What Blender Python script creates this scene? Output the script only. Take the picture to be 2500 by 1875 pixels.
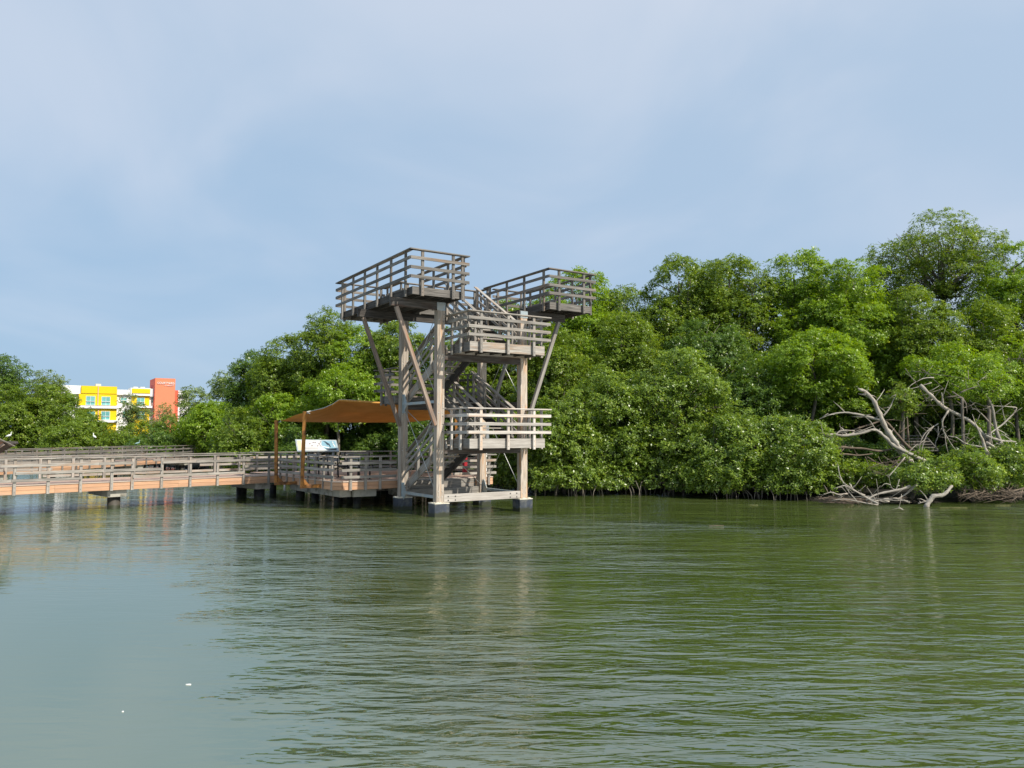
import bpy, math, random
import numpy as np
from mathutils import Vector, Matrix

# ------------------------------------------------------------------ scene, camera, light
scene = bpy.context.scene
for o in list(bpy.data.objects):
    bpy.data.objects.remove(o)
coll = scene.collection
F = 1867.8            # focal length in pixels of the 2500 px wide photograph
EYE = 2.6             # eye height over the water
PITCH = math.radians(3.78)
cam = bpy.data.objects.new('camera', bpy.data.cameras.new('camera'))
coll.objects.link(cam)
scene.camera = cam
cam.data.sensor_width = 36
cam.data.lens = 36 * F / 2500
cam.data.clip_start = 0.1
cam.data.clip_end = 5000
cam.location = (0, 0, EYE)
cam.rotation_euler = (math.pi / 2 + PITCH, 0, 0)

SUN = Vector((0.559, -0.460, 0.69)).normalized()      # direction towards the sun
sun = bpy.data.objects.new('sun', bpy.data.lights.new('sun', 'SUN'))
coll.objects.link(sun)
sun.data.energy = 5.0
sun.data.angle = math.radians(0.6)
sun.data.color = (1.0, 0.93, 0.82)
sun.rotation_euler = SUN.to_track_quat('Z', 'Y').to_euler()
sun.location = (30, -30, 60)

world = bpy.data.worlds.new('World')
scene.world = world
world.use_nodes = True
nt = world.node_tree
nt.nodes.clear()
W = nt.nodes.new
def lk(a, b): nt.links.new(a, b)
out = W('ShaderNodeOutputWorld'); bg = W('ShaderNodeBackground'); bg.inputs[1].default_value = 0.1
sky = W('ShaderNodeTexSky'); sky.sky_type = 'NISHITA'; sky.sun_disc = False
sky.sun_elevation = math.asin(SUN.z); sky.sun_rotation = math.atan2(SUN.x, SUN.y)
sky.air_density = 1.0; sky.dust_density = 1.2; sky.ozone_density = 1.6
tc = W('ShaderNodeTexCoord')
# thin high cloud: noise over the direction, flattened towards the horizon
sp = W('ShaderNodeSeparateXYZ'); lk(tc.outputs['Generated'], sp.inputs[0])
zc = W('ShaderNodeMath'); zc.operation = 'MAXIMUM'; lk(sp.outputs[2], zc.inputs[0]); zc.inputs[1].default_value = 0.0
za = W('ShaderNodeMath'); za.operation = 'ADD'; lk(zc.outputs[0], za.inputs[0]); za.inputs[1].default_value = 0.22
dv = W('ShaderNodeVectorMath'); dv.operation = 'DIVIDE'; lk(tc.outputs['Generated'], dv.inputs[0])
cb = W('ShaderNodeCombineXYZ')
for i in range(3): lk(za.outputs[0], cb.inputs[i])
lk(cb.outputs[0], dv.inputs[1])
mp = W('ShaderNodeMapping'); lk(dv.outputs[0], mp.inputs[0])
mp.inputs['Rotation'].default_value = (0, 0, math.radians(-35)); mp.inputs['Scale'].default_value = (1.25, 1.0, 1)
mp.inputs['Location'].default_value = (3.3, 1.7, 0)
n1 = W('ShaderNodeTexNoise'); lk(mp.outputs[0], n1.inputs['Vector']); n1.inputs['Scale'].default_value = 1.0
n1.inputs['Detail'].default_value = 5; n1.inputs['Roughness'].default_value = 0.45; n1.inputs['Distortion'].default_value = 0.5
r1 = W('ShaderNodeMapRange'); lk(n1.outputs[0], r1.inputs[0])
r1.inputs[1].default_value = 0.36; r1.inputs[2].default_value = 0.68; r1.inputs[3].default_value = 0.0; r1.inputs[4].default_value = 1.0
r1.interpolation_type = 'SMOOTHSTEP'
veil = W('ShaderNodeMix'); veil.data_type = 'RGBA'     # colour of the veil: greyer, then whiter
gx = W('ShaderNodeMapRange'); lk(sp.outputs[0], gx.inputs[0]); gx.inputs[1].default_value = -.5; gx.inputs[2].default_value = .7; gx.inputs[3].default_value = 0; gx.inputs[4].default_value = .34
gz = W('ShaderNodeMapRange'); lk(sp.outputs[2], gz.inputs[0]); gz.inputs[1].default_value = .1; gz.inputs[2].default_value = .6; gz.inputs[3].default_value = 0; gz.inputs[4].default_value = .2
hz_ = W('ShaderNodeMapRange'); lk(sp.outputs[2], hz_.inputs[0]); hz_.inputs[1].default_value = .02; hz_.inputs[2].default_value = .34; hz_.inputs[3].default_value = .22; hz_.inputs[4].default_value = .68
m1 = W('ShaderNodeMath'); m1.operation = 'MULTIPLY'; lk(r1.outputs[0], m1.inputs[0]); lk(hz_.outputs[0], m1.inputs[1])
m2 = W('ShaderNodeMath'); m2.operation = 'ADD'; lk(m1.outputs[0], m2.inputs[0]); lk(gx.outputs[0], m2.inputs[1])
m3 = W('ShaderNodeMath'); m3.operation = 'ADD'; m3.use_clamp = True; lk(m2.outputs[0], m3.inputs[0]); lk(gz.outputs[0], m3.inputs[1])
lk(m3.outputs[0], veil.inputs[0]); veil.inputs[6].default_value = (3.4, 5.0, 6.9, 1); veil.inputs[7].default_value = (6.0, 6.75, 7.95, 1)
fm = W('ShaderNodeMix'); fm.data_type = 'RGBA'; fm.inputs[0].default_value = 0.88
lk(sky.outputs[0], fm.inputs[6]); lk(veil.outputs[2], fm.inputs[7])
lk(fm.outputs[2], bg.inputs[0]); lk(bg.outputs[0], out.inputs[0])

scene.view_settings.view_transform = 'Standard'
scene.view_settings.look = 'None'
scene.view_settings.exposure = 0.15
scene.view_settings.gamma = 1.0
scene.render.engine = 'CYCLES'
scene.cycles.max_bounces = 6
scene.cycles.transparent_max_bounces = 6

rng = np.random.default_rng(7)
random.seed(7)

# ------------------------------------------------------------------ helpers
def ray(px, py):
    a = (px - 1250) / F; b = -(py - 937.5) / F
    return Vector((a, math.cos(PITCH) - b * math.sin(PITCH), math.sin(PITCH) + b * math.cos(PITCH)))
def at(px, py, Y):
    """world point seen at a photo pixel at distance Y"""
    r = ray(px, py)
    return r * (Y / r.y) + Vector((0, 0, EYE))

def tag(o, label=None, cat=None, group=None, kind=None):
    if label: o['label'] = label
    if cat: o['category'] = cat
    if group: o['group'] = group
    if kind: o['kind'] = kind
    return o
def thing(name, label, cat, loc=(0, 0, 0), rz=0.0, group=None):
    o = bpy.data.objects.new(name, None); coll.objects.link(o)
    o.location = loc; o.rotation_euler = (0, 0, rz); o.empty_display_size = 0.3
    return tag(o, label, cat, group)

class MB:
    """collects solids with a grain coordinate per solid, then becomes ONE mesh object"""
    def __init__(s): s.v = []; s.f = []; s.g = []; s.r = []; s.sm = []
    def add(s, vs, fs, gs, rnd=None, smooth=False):
        b = len(s.v); r = random.random() if rnd is None else rnd
        off = random.random() * 50
        s.v += [tuple(v) for v in vs]; s.f += [tuple(i + b for i in f) for f in fs]
        s.g += [(g[0] + off, g[1] + off * .37, g[2]) for g in gs]; s.r += [r] * len(vs)
        s.sm += [smooth] * len(fs)
    def beam(s, p0, p1, w, h, up=(0, 0, 1), rnd=None, bev=0.0):
        """square timber from p0 to p1 (centre line): w across, h along up"""
        p0 = Vector(p0); p1 = Vector(p1); d = (p1 - p0); L = d.length
        if L < 1e-6: return
        d.normalize(); up = Vector(up)
        x = d.cross(up)
        if x.length < 1e-4: x = d.cross(Vector((1, 0, 0)))
        x.normalize(); u = x.cross(d); u.normalize()
        vs = []; gs = []
        c = min(w, h) * 0.08 if bev == 0.0 else bev
        prof = [(-w/2, -h/2 + c), (-w/2 + c, -h/2), (w/2 - c, -h/2), (w/2, -h/2 + c), (w/2, h/2 - c), (w/2 - c, h/2), (-w/2 + c, h/2), (-w/2, h/2 - c)]
        for t, p in ((0, p0), (L, p1)):
            for a, b in prof:
                vs.append(p + x * a + u * b); gs.append((t, a, b))
        n = 8
        fs = [(i, (i + 1) % n, n + (i + 1) % n, n + i) for i in range(n)]
        fs = [tuple(reversed(f)) for f in fs]
        fs += [tuple(range(n)), tuple(reversed(range(n, 2 * n)))]
        s.add(vs, fs, gs, rnd)
    def box(s, lo, hi, rnd=None):
        lo = Vector(lo); hi = Vector(hi); d = hi - lo
        ax = max(range(3), key=lambda i: d[i])
        vs = []; gs = []
        for k in range(8):
            p = [lo[i] if not (k >> i) & 1 else hi[i] for i in range(3)]
            vs.append(p); q = [p[ax], p[(ax + 1) % 3], p[(ax + 2) % 3]]; gs.append(q)
        fs = [(0, 2, 3, 1), (4, 5, 7, 6), (0, 1, 5, 4), (2, 6, 7, 3), (0, 4, 6, 2), (1, 3, 7, 5)]
        s.add(vs, fs, gs, rnd)
    def tube(s, pts, rad, n=8, cap=True, rnd=None, smooth=True, knob=0.0):
        pts = [Vector(p) for p in pts]; vs = []; gs = []; fs = []
        if not hasattr(rad, '__len__'): rad = [rad] * len(pts)
        L = 0; ref = None
        for i, p in enumerate(pts):
            a = pts[max(0, i - 1)]; b = pts[min(len(pts) - 1, i + 1)]
            d = (b - a).normalized()
            if i: L += (p - pts[i - 1]).length
            if ref is None:
                ref = d.orthogonal().normalized()
            x = (ref - d * ref.dot(d)).normalized(); ref = x; y = d.cross(x)
            for k in range(n):
                t = 2 * math.pi * k / n; rr = rad[i] * (1 + knob * random.uniform(-1, 1))
                vs.append(p + (x * math.cos(t) + y * math.sin(t)) * rr); gs.append((L, math.cos(t) * rad[i] * 3, math.sin(t) * rad[i] * 3))
        for i in range(len(pts) - 1):
            for k in range(n):
                fs.append((i * n + k, i * n + (k + 1) % n, (i + 1) * n + (k + 1) % n, (i + 1) * n + k))
        if cap:
            fs.append(tuple(reversed(range(n)))); m = (len(pts) - 1) * n; fs.append(tuple(range(m, m + n)))
        s.add(vs, fs, gs, rnd, smooth)
    def prism(s, poly, z0, z1, rnd=None):
        n = len(poly); vs = [(p[0], p[1], z0) for p in poly] + [(p[0], p[1], z1) for p in poly]
        fs = [tuple(reversed(range(n))), tuple(range(n, 2 * n))] + [(i, (i + 1) % n, n + (i + 1) % n, n + i) for i in range(n)]
        s.add(vs, fs, vs, rnd)
    def poly(s, pts, rnd=None):
        s.add(pts, [tuple(range(len(pts)))], pts, rnd)
    def build(s, name, mat, parent=None, org=(0, 0, 0), loc=None):
        me = bpy.data.meshes.new(name); o3 = Vector(org)
        me.from_pydata([tuple(Vector(v) - o3) for v in s.v], [], s.f)
        a = me.attributes.new('grain', 'FLOAT_VECTOR', 'POINT'); a.data.foreach_set('vector', np.array(s.g, dtype=np.float32).ravel())
        a = me.attributes.new('rnd', 'FLOAT', 'POINT'); a.data.foreach_set('value', np.array(s.r, dtype=np.float32))
        me.polygons.foreach_set('use_smooth', s.sm)
        me.update(); me.materials.append(mat)
        o = bpy.data.objects.new(name, me); coll.objects.link(o)
        if parent: o.parent = parent
        if loc is not None: o.location = loc
        return o

# ------------------------------------------------------------------ materials
def newmat(name):
    m = bpy.data.materials.new(name); m.use_nodes = True
    n = m.node_tree.nodes; l = m.node_tree.links
    return m, n, l, n['Principled BSDF']
def ramp(n, stops, interp='LINEAR'):
    r = n.new('ShaderNodeValToRGB'); r.color_ramp.interpolation = interp
    e = r.color_ramp.elements
    while len(e) < len(stops): e.new(0.5)
    for i, (p, c) in enumerate(stops):
        e[i].position = p; e[i].color = (*c, 1)
    return r
def wood(name, dark, mid, light, tint, tint_amt=0.5, rough=0.85):
    """weathered timber; grain runs along each piece, tint varies board by board"""
    m, n, l, b = newmat(name)
    g = n.new('ShaderNodeAttribute'); g.attribute_name = 'grain'
    r = n.new('ShaderNodeAttribute'); r.attribute_name = 'rnd'
    mp = n.new('ShaderNodeMapping'); l.new(g.outputs['Vector'], mp.inputs[0]); mp.inputs['Scale'].default_value = (1.6, 38, 38)
    no = n.new('ShaderNodeTexNoise'); l.new(mp.outputs[0], no.inputs['Vector']); no.inputs['Scale'].default_value = 1; no.inputs['Detail'].default_value = 5; no.inputs['Roughness'].default_value = .65
    cr = ramp(n, [(0.28, dark), (0.5, mid), (0.72, light)]); l.new(no.outputs[0], cr.inputs[0])
    mp2 = n.new('ShaderNodeMapping'); l.new(g.outputs['Vector'], mp2.inputs[0]); mp2.inputs['Scale'].default_value = (1.3, 9, 9)
    n2 = n.new('ShaderNodeTexNoise'); l.new(mp2.outputs[0], n2.inputs['Vector']); n2.inputs['Scale'].default_value = 1; n2.inputs['Detail'].default_value = 3
    mr = n.new('ShaderNodeMapRange'); l.new(n2.outputs[0], mr.inputs[0]); mr.inputs[1].default_value = .48; mr.inputs[2].default_value = .72
    mm = n.new('ShaderNodeMath'); mm.operation = 'MULTIPLY'; l.new(mr.outputs[0], mm.inputs[0])
    rr = n.new('ShaderNodeMapRange'); l.new(r.outputs['Fac'], rr.inputs[0]); rr.inputs[1].default_value = .15; rr.inputs[2].default_value = 1; rr.inputs[4].default_value = tint_amt * 1.6
    l.new(rr.outputs[0], mm.inputs[1])
    mx = n.new('ShaderNodeMix'); mx.data_type = 'RGBA'; l.new(mm.outputs[0], mx.inputs[0]); l.new(cr.outputs[0], mx.inputs[6]); mx.inputs[7].default_value = (*tint, 1)
    hs = n.new('ShaderNodeHueSaturation'); l.new(mx.outputs[2], hs.inputs['Color'])
    vr = n.new('ShaderNodeMapRange'); l.new(r.outputs['Fac'], vr.inputs[0]); vr.inputs[3].default_value = .72; vr.inputs[4].default_value = 1.2
    l.new(vr.outputs[0], hs.inputs['Value']); l.new(hs.outputs[0], b.inputs['Base Color'])
    b.inputs['Roughness'].default_value = rough; b.inputs['Specular IOR Level'].default_value = .25
    bp = n.new('ShaderNodeBump'); bp.inputs['Strength'].default_value = .5; bp.inputs['Distance'].default_value = .01
    l.new(no.outputs[0], bp.inputs['Height']); l.new(bp.outputs[0], b.inputs['Normal'])
    return m
def plain(name, col, rough=.7, var=.15, scale=4., metal=0., spec=.3, bump=0., dark=None, dscale=1.5):
    m, n, l, b = newmat(name)
    t = n.new('ShaderNodeTexCoord')
    no = n.new('ShaderNodeTexNoise'); l.new(t.outputs['Object'], no.inputs['Vector']); no.inputs['Scale'].default_value = scale; no.inputs['Detail'].default_value = 6; no.inputs['Roughness'].default_value = .65
    lo = tuple(c * (1 - var) for c in col); hi = tuple(min(1, c * (1 + var)) for c in col)
    cr = ramp(n, [(0.3, lo), (0.7, hi)]); l.new(no.outputs[0], cr.inputs[0]); last = cr.outputs[0]
    if dark:
        n2 = n.new('ShaderNodeTexNoise'); l.new(t.outputs['Object'], n2.inputs['Vector']); n2.inputs['Scale'].default_value = dscale; n2.inputs['Detail'].default_value = 5
        r2 = ramp(n, [(.48, (0, 0, 0)), (.64, (1, 1, 1))]); l.new(n2.outputs[0], r2.inputs[0])
        mx = n.new('ShaderNodeMix'); mx.data_type = 'RGBA'; l.new(r2.outputs[0], mx.inputs[0]); l.new(last, mx.inputs[6]); mx.inputs[7].default_value = (*dark, 1); last = mx.outputs[2]
    l.new(last, b.inputs['Base Color']); b.inputs['Roughness'].default_value = rough; b.inputs['Metallic'].default_value = metal
    b.inputs['Specular IOR Level'].default_value = spec
    if bump:
        bp = n.new('ShaderNodeBump'); bp.inputs['Strength'].default_value = .6; bp.inputs['Distance'].default_value = bump
        l.new(no.outputs[0], bp.inputs['Height']); l.new(bp.outputs[0], b.inputs['Normal'])
    return m

M = {}
M['grey_wood'] = wood('grey_wood', (.13, .12, .105), (.31, .287, .255), (.50, .465, .41), (.30, .18, .10), .5)
M['bleached'] = wood('bleached', (.30, .27, .24), (.52, .48, .43), (.68, .64, .58), (.50, .30, .17), .45)
M['dark_grey'] = wood('dark_grey', (.07, .065, .057), (.18, .167, .15), (.31, .29, .26), (.20, .13, .08), .55)
M['post_wood'] = wood('post_wood', (.17, .135, .105), (.42, .36, .30), (.64, .575, .47), (.47, .28, .15), .75)
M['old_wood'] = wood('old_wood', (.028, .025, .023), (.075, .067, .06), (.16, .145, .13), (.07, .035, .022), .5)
M['red_wood'] = wood('red_wood', (.11, .085, .07), (.25, .19, .15), (.40, .33, .27), (.34, .15, .07), .8)
M['composite'] = wood('composite', (.42, .235, .135), (.53, .305, .18), (.61, .37, .23), (.40, .27, .19), .6, .6)
M['nosing'] = wood('nosing', (.52, .42, .34), (.62, .51, .42), (.70, .6, .5), (.6, .45, .35), .2, .6)
M['deck_top'] = wood('deck_top', (.36, .24, .18), (.46, .32, .25), (.54, .40, .32), (.45, .28, .2), .3, .7)
M['concrete'] = plain('concrete', (.42, .40, .34), .85, .25, 3, dark=(.16, .15, .12), dscale=3, bump=.01)
M['footing'] = plain('footing', (.042, .052, .07), .5, .4, 3, spec=.4, dark=(.10, .105, .10), dscale=5)
M['lime'] = plain('lime_crust', (.6, .56, .46), .9, .3, 8)
M['pile'] = plain('pile', (.02, .02, .021), .6, .4, 4, dark=(.07, .062, .05), dscale=2.2)
M['steel'] = plain('galvanised', (.36, .42, .44), .45, .2, 6, metal=.35, spec=.5, dark=(.42, .42, .38), dscale=4)
M['rod'] = plain('rod', (.5, .5, .48), .4, .15, 6, metal=.5)
M['bolt'] = plain('bolt', (.55, .55, .52), .5, .2, 6, metal=.4)
M['rust'] = plain('rust', (.34, .15, .035), .7, .35, 5, dark=(.10, .045, .02), dscale=3.2, bump=.004)
M['mud'] = plain('mud', (.014, .012, .008), .9, .4, 1.2, bump=.05)
M['bark'] = plain('bark', (.15, .13, .105), .9, .4, 5, bump=.02)
M['deadwood'] = wood('deadwood', (.13, .11, .09), (.38, .345, .29), (.60, .56, .48), (.20, .15, .11), .9)
M['deadbrown'] = plain('deadbrown', (.15, .115, .085), .9, .4, 5, bump=.02)
M['white_paint'] = plain('white_paint', (.80, .80, .78), .6, .06, .4)
M['yellow_paint'] = plain('yellow_paint', (.86, .58, .005), .6, .05, .4)
M['pink_paint'] = plain('pink_paint', (.75, .42, .30), .6, .05, .4)
M['orange_paint'] = plain('orange_paint', (.78, .245, .125), .6, .04, .4)
M['coral_paint'] = plain('coral_paint', (.72, .13, .07), .6, .05, .4)
M['red_paint'] = plain('red_paint', (.38, .02, .03), .5, .08, 3)
M['glass'] = plain('window_glass', (.16, .42, .40), .12, .35, .7, spec=.6)
M['frame'] = plain('window_frame', (.70, .72, .70), .5, .05, 2)
M['recess'] = plain('recess', (.30, .26, .16), .8, .05, 2)
M['black_metal'] = plain('black_metal', (.02, .02, .022), .5, .3, 5)
M['seat'] = plain('seat_slats', (.30, .29, .27), .6, .2, 5)
M['panel_white'] = plain('panel_white', (.58, .57, .55), .35, .06, 3)
M['panel_blue'] = plain('panel_blue', (.20, .34, .40), .35, .15, 3)
M['panel_sand'] = plain('panel_sand', (.72, .52, .33), .35, .15, 3)
M['ink'] = plain('ink', (.03, .045, .06), .4, .2, 5)
M['ink_soft'] = plain('ink_soft', (.26, .23, .22), .4, .3, 12)
M['feather_white'] = plain('feather_white', (.8, .8, .76), .8, .05, 9)
M['feather_grey'] = plain('feather_grey', (.22, .34, .33), .8, .2, 9)
M['mat_leaf'] = plain('mat_leaf', (.12, .115, .045), .8, .4, 9)
M['yellow_leaf'] = plain('yellow_leaf', (.35, .30, .08), .7, .3, 6)

for k_ in ('footing', 'pile'):
    m = M[k_]; n = m.node_tree.nodes; l = m.node_tree.links; b = n['Principled BSDF']
    src = b.inputs['Base Color'].links[0].from_socket; g = n.new('ShaderNodeNewGeometry'); sx = n.new('ShaderNodeSeparateXYZ'); l.new(g.outputs['Position'], sx.inputs[0])
    no = n.new('ShaderNodeTexNoise'); l.new(g.outputs['Position'], no.inputs['Vector']); no.inputs['Scale'].default_value = 9; no.inputs['Detail'].default_value = 5
    a_ = n.new('ShaderNodeMath'); a_.operation = 'MULTIPLY_ADD'; l.new(no.outputs[0], a_.inputs[0]); a_.inputs[1].default_value = -.16; l.new(sx.outputs[2], a_.inputs[2])
    mr = n.new('ShaderNodeMapRange'); l.new(a_.outputs[0], mr.inputs[0]); mr.inputs[1].default_value = .02; mr.inputs[2].default_value = .07; mr.inputs[3].default_value = 1; mr.inputs[4].default_value = 0
    mx = n.new('ShaderNodeMix'); mx.data_type = 'RGBA'; l.new(mr.outputs[0], mx.inputs[0]); l.new(src, mx.inputs[6]); mx.inputs[7].default_value = (.03, .035, .018, 1); l.new(mx.outputs[2], b.inputs['Base Color'])

# water: murky green, rippled by a light breeze except in the sheltered near-left
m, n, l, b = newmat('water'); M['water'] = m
b.inputs['Roughness'].default_value = .03; b.inputs['IOR'].default_value = 3.2
tcn = n.new('ShaderNodeTexCoord')
def wnoise(rot, sx, sy, detail, rough=.5, dist=0.):
    mp = n.new('ShaderNodeMapping'); l.new(tcn.outputs['Object'], mp.inputs[0])
    mp.inputs['Rotation'].default_value = (0, 0, math.radians(rot)); mp.inputs['Scale'].default_value = (sx, sy, 1)
    t = n.new('ShaderNodeTexNoise'); t.noise_dimensions = '2D'; l.new(mp.outputs[0], t.inputs['Vector']); t.inputs['Scale'].default_value = 1
    t.inputs['Detail'].default_value = detail; t.inputs['Roughness'].default_value = rough; t.inputs['Distortion'].default_value = dist
    return t.outputs[0]
def mth(op, a, b_):
    k = n.new('ShaderNodeMath'); k.operation = op
    for i, q in enumerate((a, b_)):
        if isinstance(q, (int, float)): k.inputs[i].default_value = q
        else: l.new(q, k.inputs[i])
    return k.outputs[0]
def mrange(v, a, b_, c, d, smooth=True):
    k = n.new('ShaderNodeMapRange'); l.new(v, k.inputs[0])
    for i, q in enumerate((a, b_, c, d)): k.inputs[i + 1].default_value = q
    if smooth: k.interpolation_type = 'SMOOTHSTEP'
    return k.outputs[0]
w1 = wnoise(-54, 1.25, 5.6, 3, .5, .45)      # short wind ripples
w2 = wnoise(-30, 4.0, 11.0, 2, .5, .3)
w3 = wnoise(-60, .42, 1.25, 1, .4)            # longer swell
h = mth('ADD', mth('MULTIPLY', w1, .084), mth('ADD', mth('MULTIPLY', w2, .018), mth('MULTIPLY', w3, .12)))
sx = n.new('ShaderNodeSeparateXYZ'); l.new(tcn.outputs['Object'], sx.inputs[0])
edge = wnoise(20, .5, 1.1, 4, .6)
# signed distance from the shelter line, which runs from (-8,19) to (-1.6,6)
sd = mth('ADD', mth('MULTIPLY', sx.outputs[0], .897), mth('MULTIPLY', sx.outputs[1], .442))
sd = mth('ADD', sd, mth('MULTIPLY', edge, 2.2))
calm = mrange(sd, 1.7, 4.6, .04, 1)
far_ = mrange(sx.outputs[1], 12, 26, 0, 1)
calm = mth('MAXIMUM', calm, far_)
patch = mrange(wnoise(0, .06, .13, 3, .55), .36, .64, .30, 1.15)
hh = mth('MULTIPLY', mth('MULTIPLY', h, calm), patch)
bp = n.new('ShaderNodeBump'); bp.inputs['Strength'].default_value = 1; bp.inputs['Distance'].default_value = 1
l.new(hh, bp.inputs['Height']); l.new(bp.outputs[0], b.inputs['Normal'])
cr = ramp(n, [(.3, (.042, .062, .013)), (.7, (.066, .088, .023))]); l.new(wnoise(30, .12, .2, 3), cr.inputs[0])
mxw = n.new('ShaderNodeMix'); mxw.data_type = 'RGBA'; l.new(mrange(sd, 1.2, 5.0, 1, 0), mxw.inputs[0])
l.new(cr.outputs[0], mxw.inputs[6]); mxw.inputs[7].default_value = (.088, .125, .070, 1)      # paler base colour in the calm corner, standing in for brighter sky reflection
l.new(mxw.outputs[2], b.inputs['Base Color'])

# leaves: one material per kind of tree; colour differs leaf by leaf
def leafmat(name, stops, gloss=.35):
    m, n, l, b = newmat(name)
    a = n.new('ShaderNodeAttribute'); a.attribute_name = 'lv'
    cr = ramp(n, [(p_, (c_[0] * .96, c_[1] * 1.06, c_[2] * 1.2 + .012)) for p_, c_ in stops]); l.new(a.outputs['Fac'], cr.inputs[0])
    l.new(cr.outputs[0], b.inputs['Base Color']); b.inputs['Roughness'].default_value = .36; b.inputs['Specular IOR Level'].default_value = gloss + .12
    tr = n.new('ShaderNodeBsdfTranslucent'); hs = n.new('ShaderNodeHueSaturation'); l.new(cr.outputs[0], hs.inputs['Color'])
    hs.inputs['Hue'].default_value = .488; hs.inputs['Value'].default_value = 1.6; hs.inputs['Saturation'].default_value = 1.1; l.new(hs.outputs[0], tr.inputs[0])
    mx = n.new('ShaderNodeMixShader'); mx.inputs[0].default_value = .38
    l.new(b.outputs[0], mx.inputs[1]); l.new(tr.outputs[0], mx.inputs[2]); l.new(mx.outputs[0], n['Material Output'].inputs[0])
    return m
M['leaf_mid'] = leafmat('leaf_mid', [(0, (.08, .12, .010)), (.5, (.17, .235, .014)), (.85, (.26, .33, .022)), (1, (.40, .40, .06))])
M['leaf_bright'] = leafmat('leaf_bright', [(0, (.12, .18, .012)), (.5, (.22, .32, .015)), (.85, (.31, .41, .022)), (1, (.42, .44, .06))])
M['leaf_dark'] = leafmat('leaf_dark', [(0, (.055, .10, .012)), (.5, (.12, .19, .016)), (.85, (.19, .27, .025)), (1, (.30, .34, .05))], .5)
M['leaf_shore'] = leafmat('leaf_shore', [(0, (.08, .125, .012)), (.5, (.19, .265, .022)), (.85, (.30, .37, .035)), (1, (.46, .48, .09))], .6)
M['leaf_pale'] = leafmat('leaf_pale', [(0, (.12, .16, .03)), (.5, (.20, .25, .045)), (.85, (.27, .32, .07)), (1, (.34, .36, .11))])

# ------------------------------------------------------------------ the setting: water, ground
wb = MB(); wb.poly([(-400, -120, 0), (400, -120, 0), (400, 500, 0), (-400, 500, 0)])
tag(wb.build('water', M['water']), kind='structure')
shore = [(-400, 96), (-120, 90), (-75, 84), (-55, 80), (-38, 70), (-28, 62), (-21.5, 54), (-17, 46), (-12, 43), (-7, 41.5), (-2, 39.5), (1.5, 36), (4.5, 35.2), (7.6, 34), (10.2, 31.6), (12.6, 29.0), (15.5, 28.8), (19, 30.2), (26, 31), (60, 33), (400, 40)]
gv = []; gf = []
for i, (x, y) in enumerate(shore):
    gv += [(x, y - .5, -.35), (x, y + .7, .12), (x, y + 3, .32), (x, y + 20, .5), (x * 1.2, 1500, 1.0)]
for i in range(len(shore) - 1):
    for k in range(4): gf.append((i * 5 + k, (i + 1) * 5 + k, (i + 1) * 5 + k + 1, i * 5 + k + 1))
gb = MB(); gb.add(gv, gf, gv); tag(gb.build('ground', M['mud']), kind='structure')

# ------------------------------------------------------------------ timber railings
def railing(parent, p0, p1, zf, offs, posts, out, W_=M, post_w=.09, rail_h=.095, fas=.27, ov0=.0, ov1=.0, cap=True, mat='grey_wood', missing={}, low=.05):
    """guard rail from p0 to p1 (2D) whose floor is at zf. offs=(cap top, rail tops...) above floor. out = outward 2D normal.
    posts = distances along; posts stand outside the edge board, rails outside the posts"""
    p0 = Vector(p0); p1 = Vector(p1); d = (p1 - p0); L = d.length; d.normalize(); o = Vector(out).normalized()
    def P(t, off, z): q = p0 + d * t + o * off; return (q.x, q.y, z)
    for t in posts:
        b_ = MB(); b_.beam(P(t, .075, zf - fas - low), P(t, .075, zf + offs[0] - .035), post_w, .06, up=(o.x, o.y, 0))
        for zz in (zf - .07, zf - fas + .06):
            b_.tube([P(t, .10, zz), P(t, .118, zz)], .014, 6, smooth=False)
        b_.build('rail_post', W_[mat], parent)
    for k, z in enumerate(offs[1:]):
        # boards in lengths of about three metres, joined end to end
        b_ = MB(); n_ = max(1, round(L / 3.2)); cuts = [-ov0] + [L * (i + random.uniform(-.12, .12)) / n_ for i in range(1, n_)] + [L + ov1]
        segs = list(zip(cuts[:-1], cuts[1:]))
        for g0, g1 in missing.get(k, ()):      # boards that have come off
            segs = [q for a, c in segs for q in ((a, min(c, g0)), (max(a, g1), c)) if q[1] - q[0] > .05]
        last = None
        for a, c in segs:
            if last is not None and a - last > .05:
                b_.build('rail', W_[mat], parent); b_ = MB()
            b_.beam(P(a + .003, .13, zf + z - rail_h / 2), P(c - .003, .13, zf + z - rail_h / 2 + random.uniform(-.006, .006)), .04, rail_h); last = c
        b_.build('rail', W_[mat], parent)
    if cap:
        b_ = MB(); n_ = max(1, round(L / 3.6)); cuts = [-ov0 - .02] + [L * i / n_ for i in range(1, n_)] + [L + ov1 + .02]
        for a, c in zip(cuts[:-1], cuts[1:]):
            b_.beam(P(a + .002, .07, zf + offs[0] - .018), P(c - .002, .07, zf + offs[0] - .018), .17, .035)
        b_.build('cap_rail', W_[mat], parent)

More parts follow.
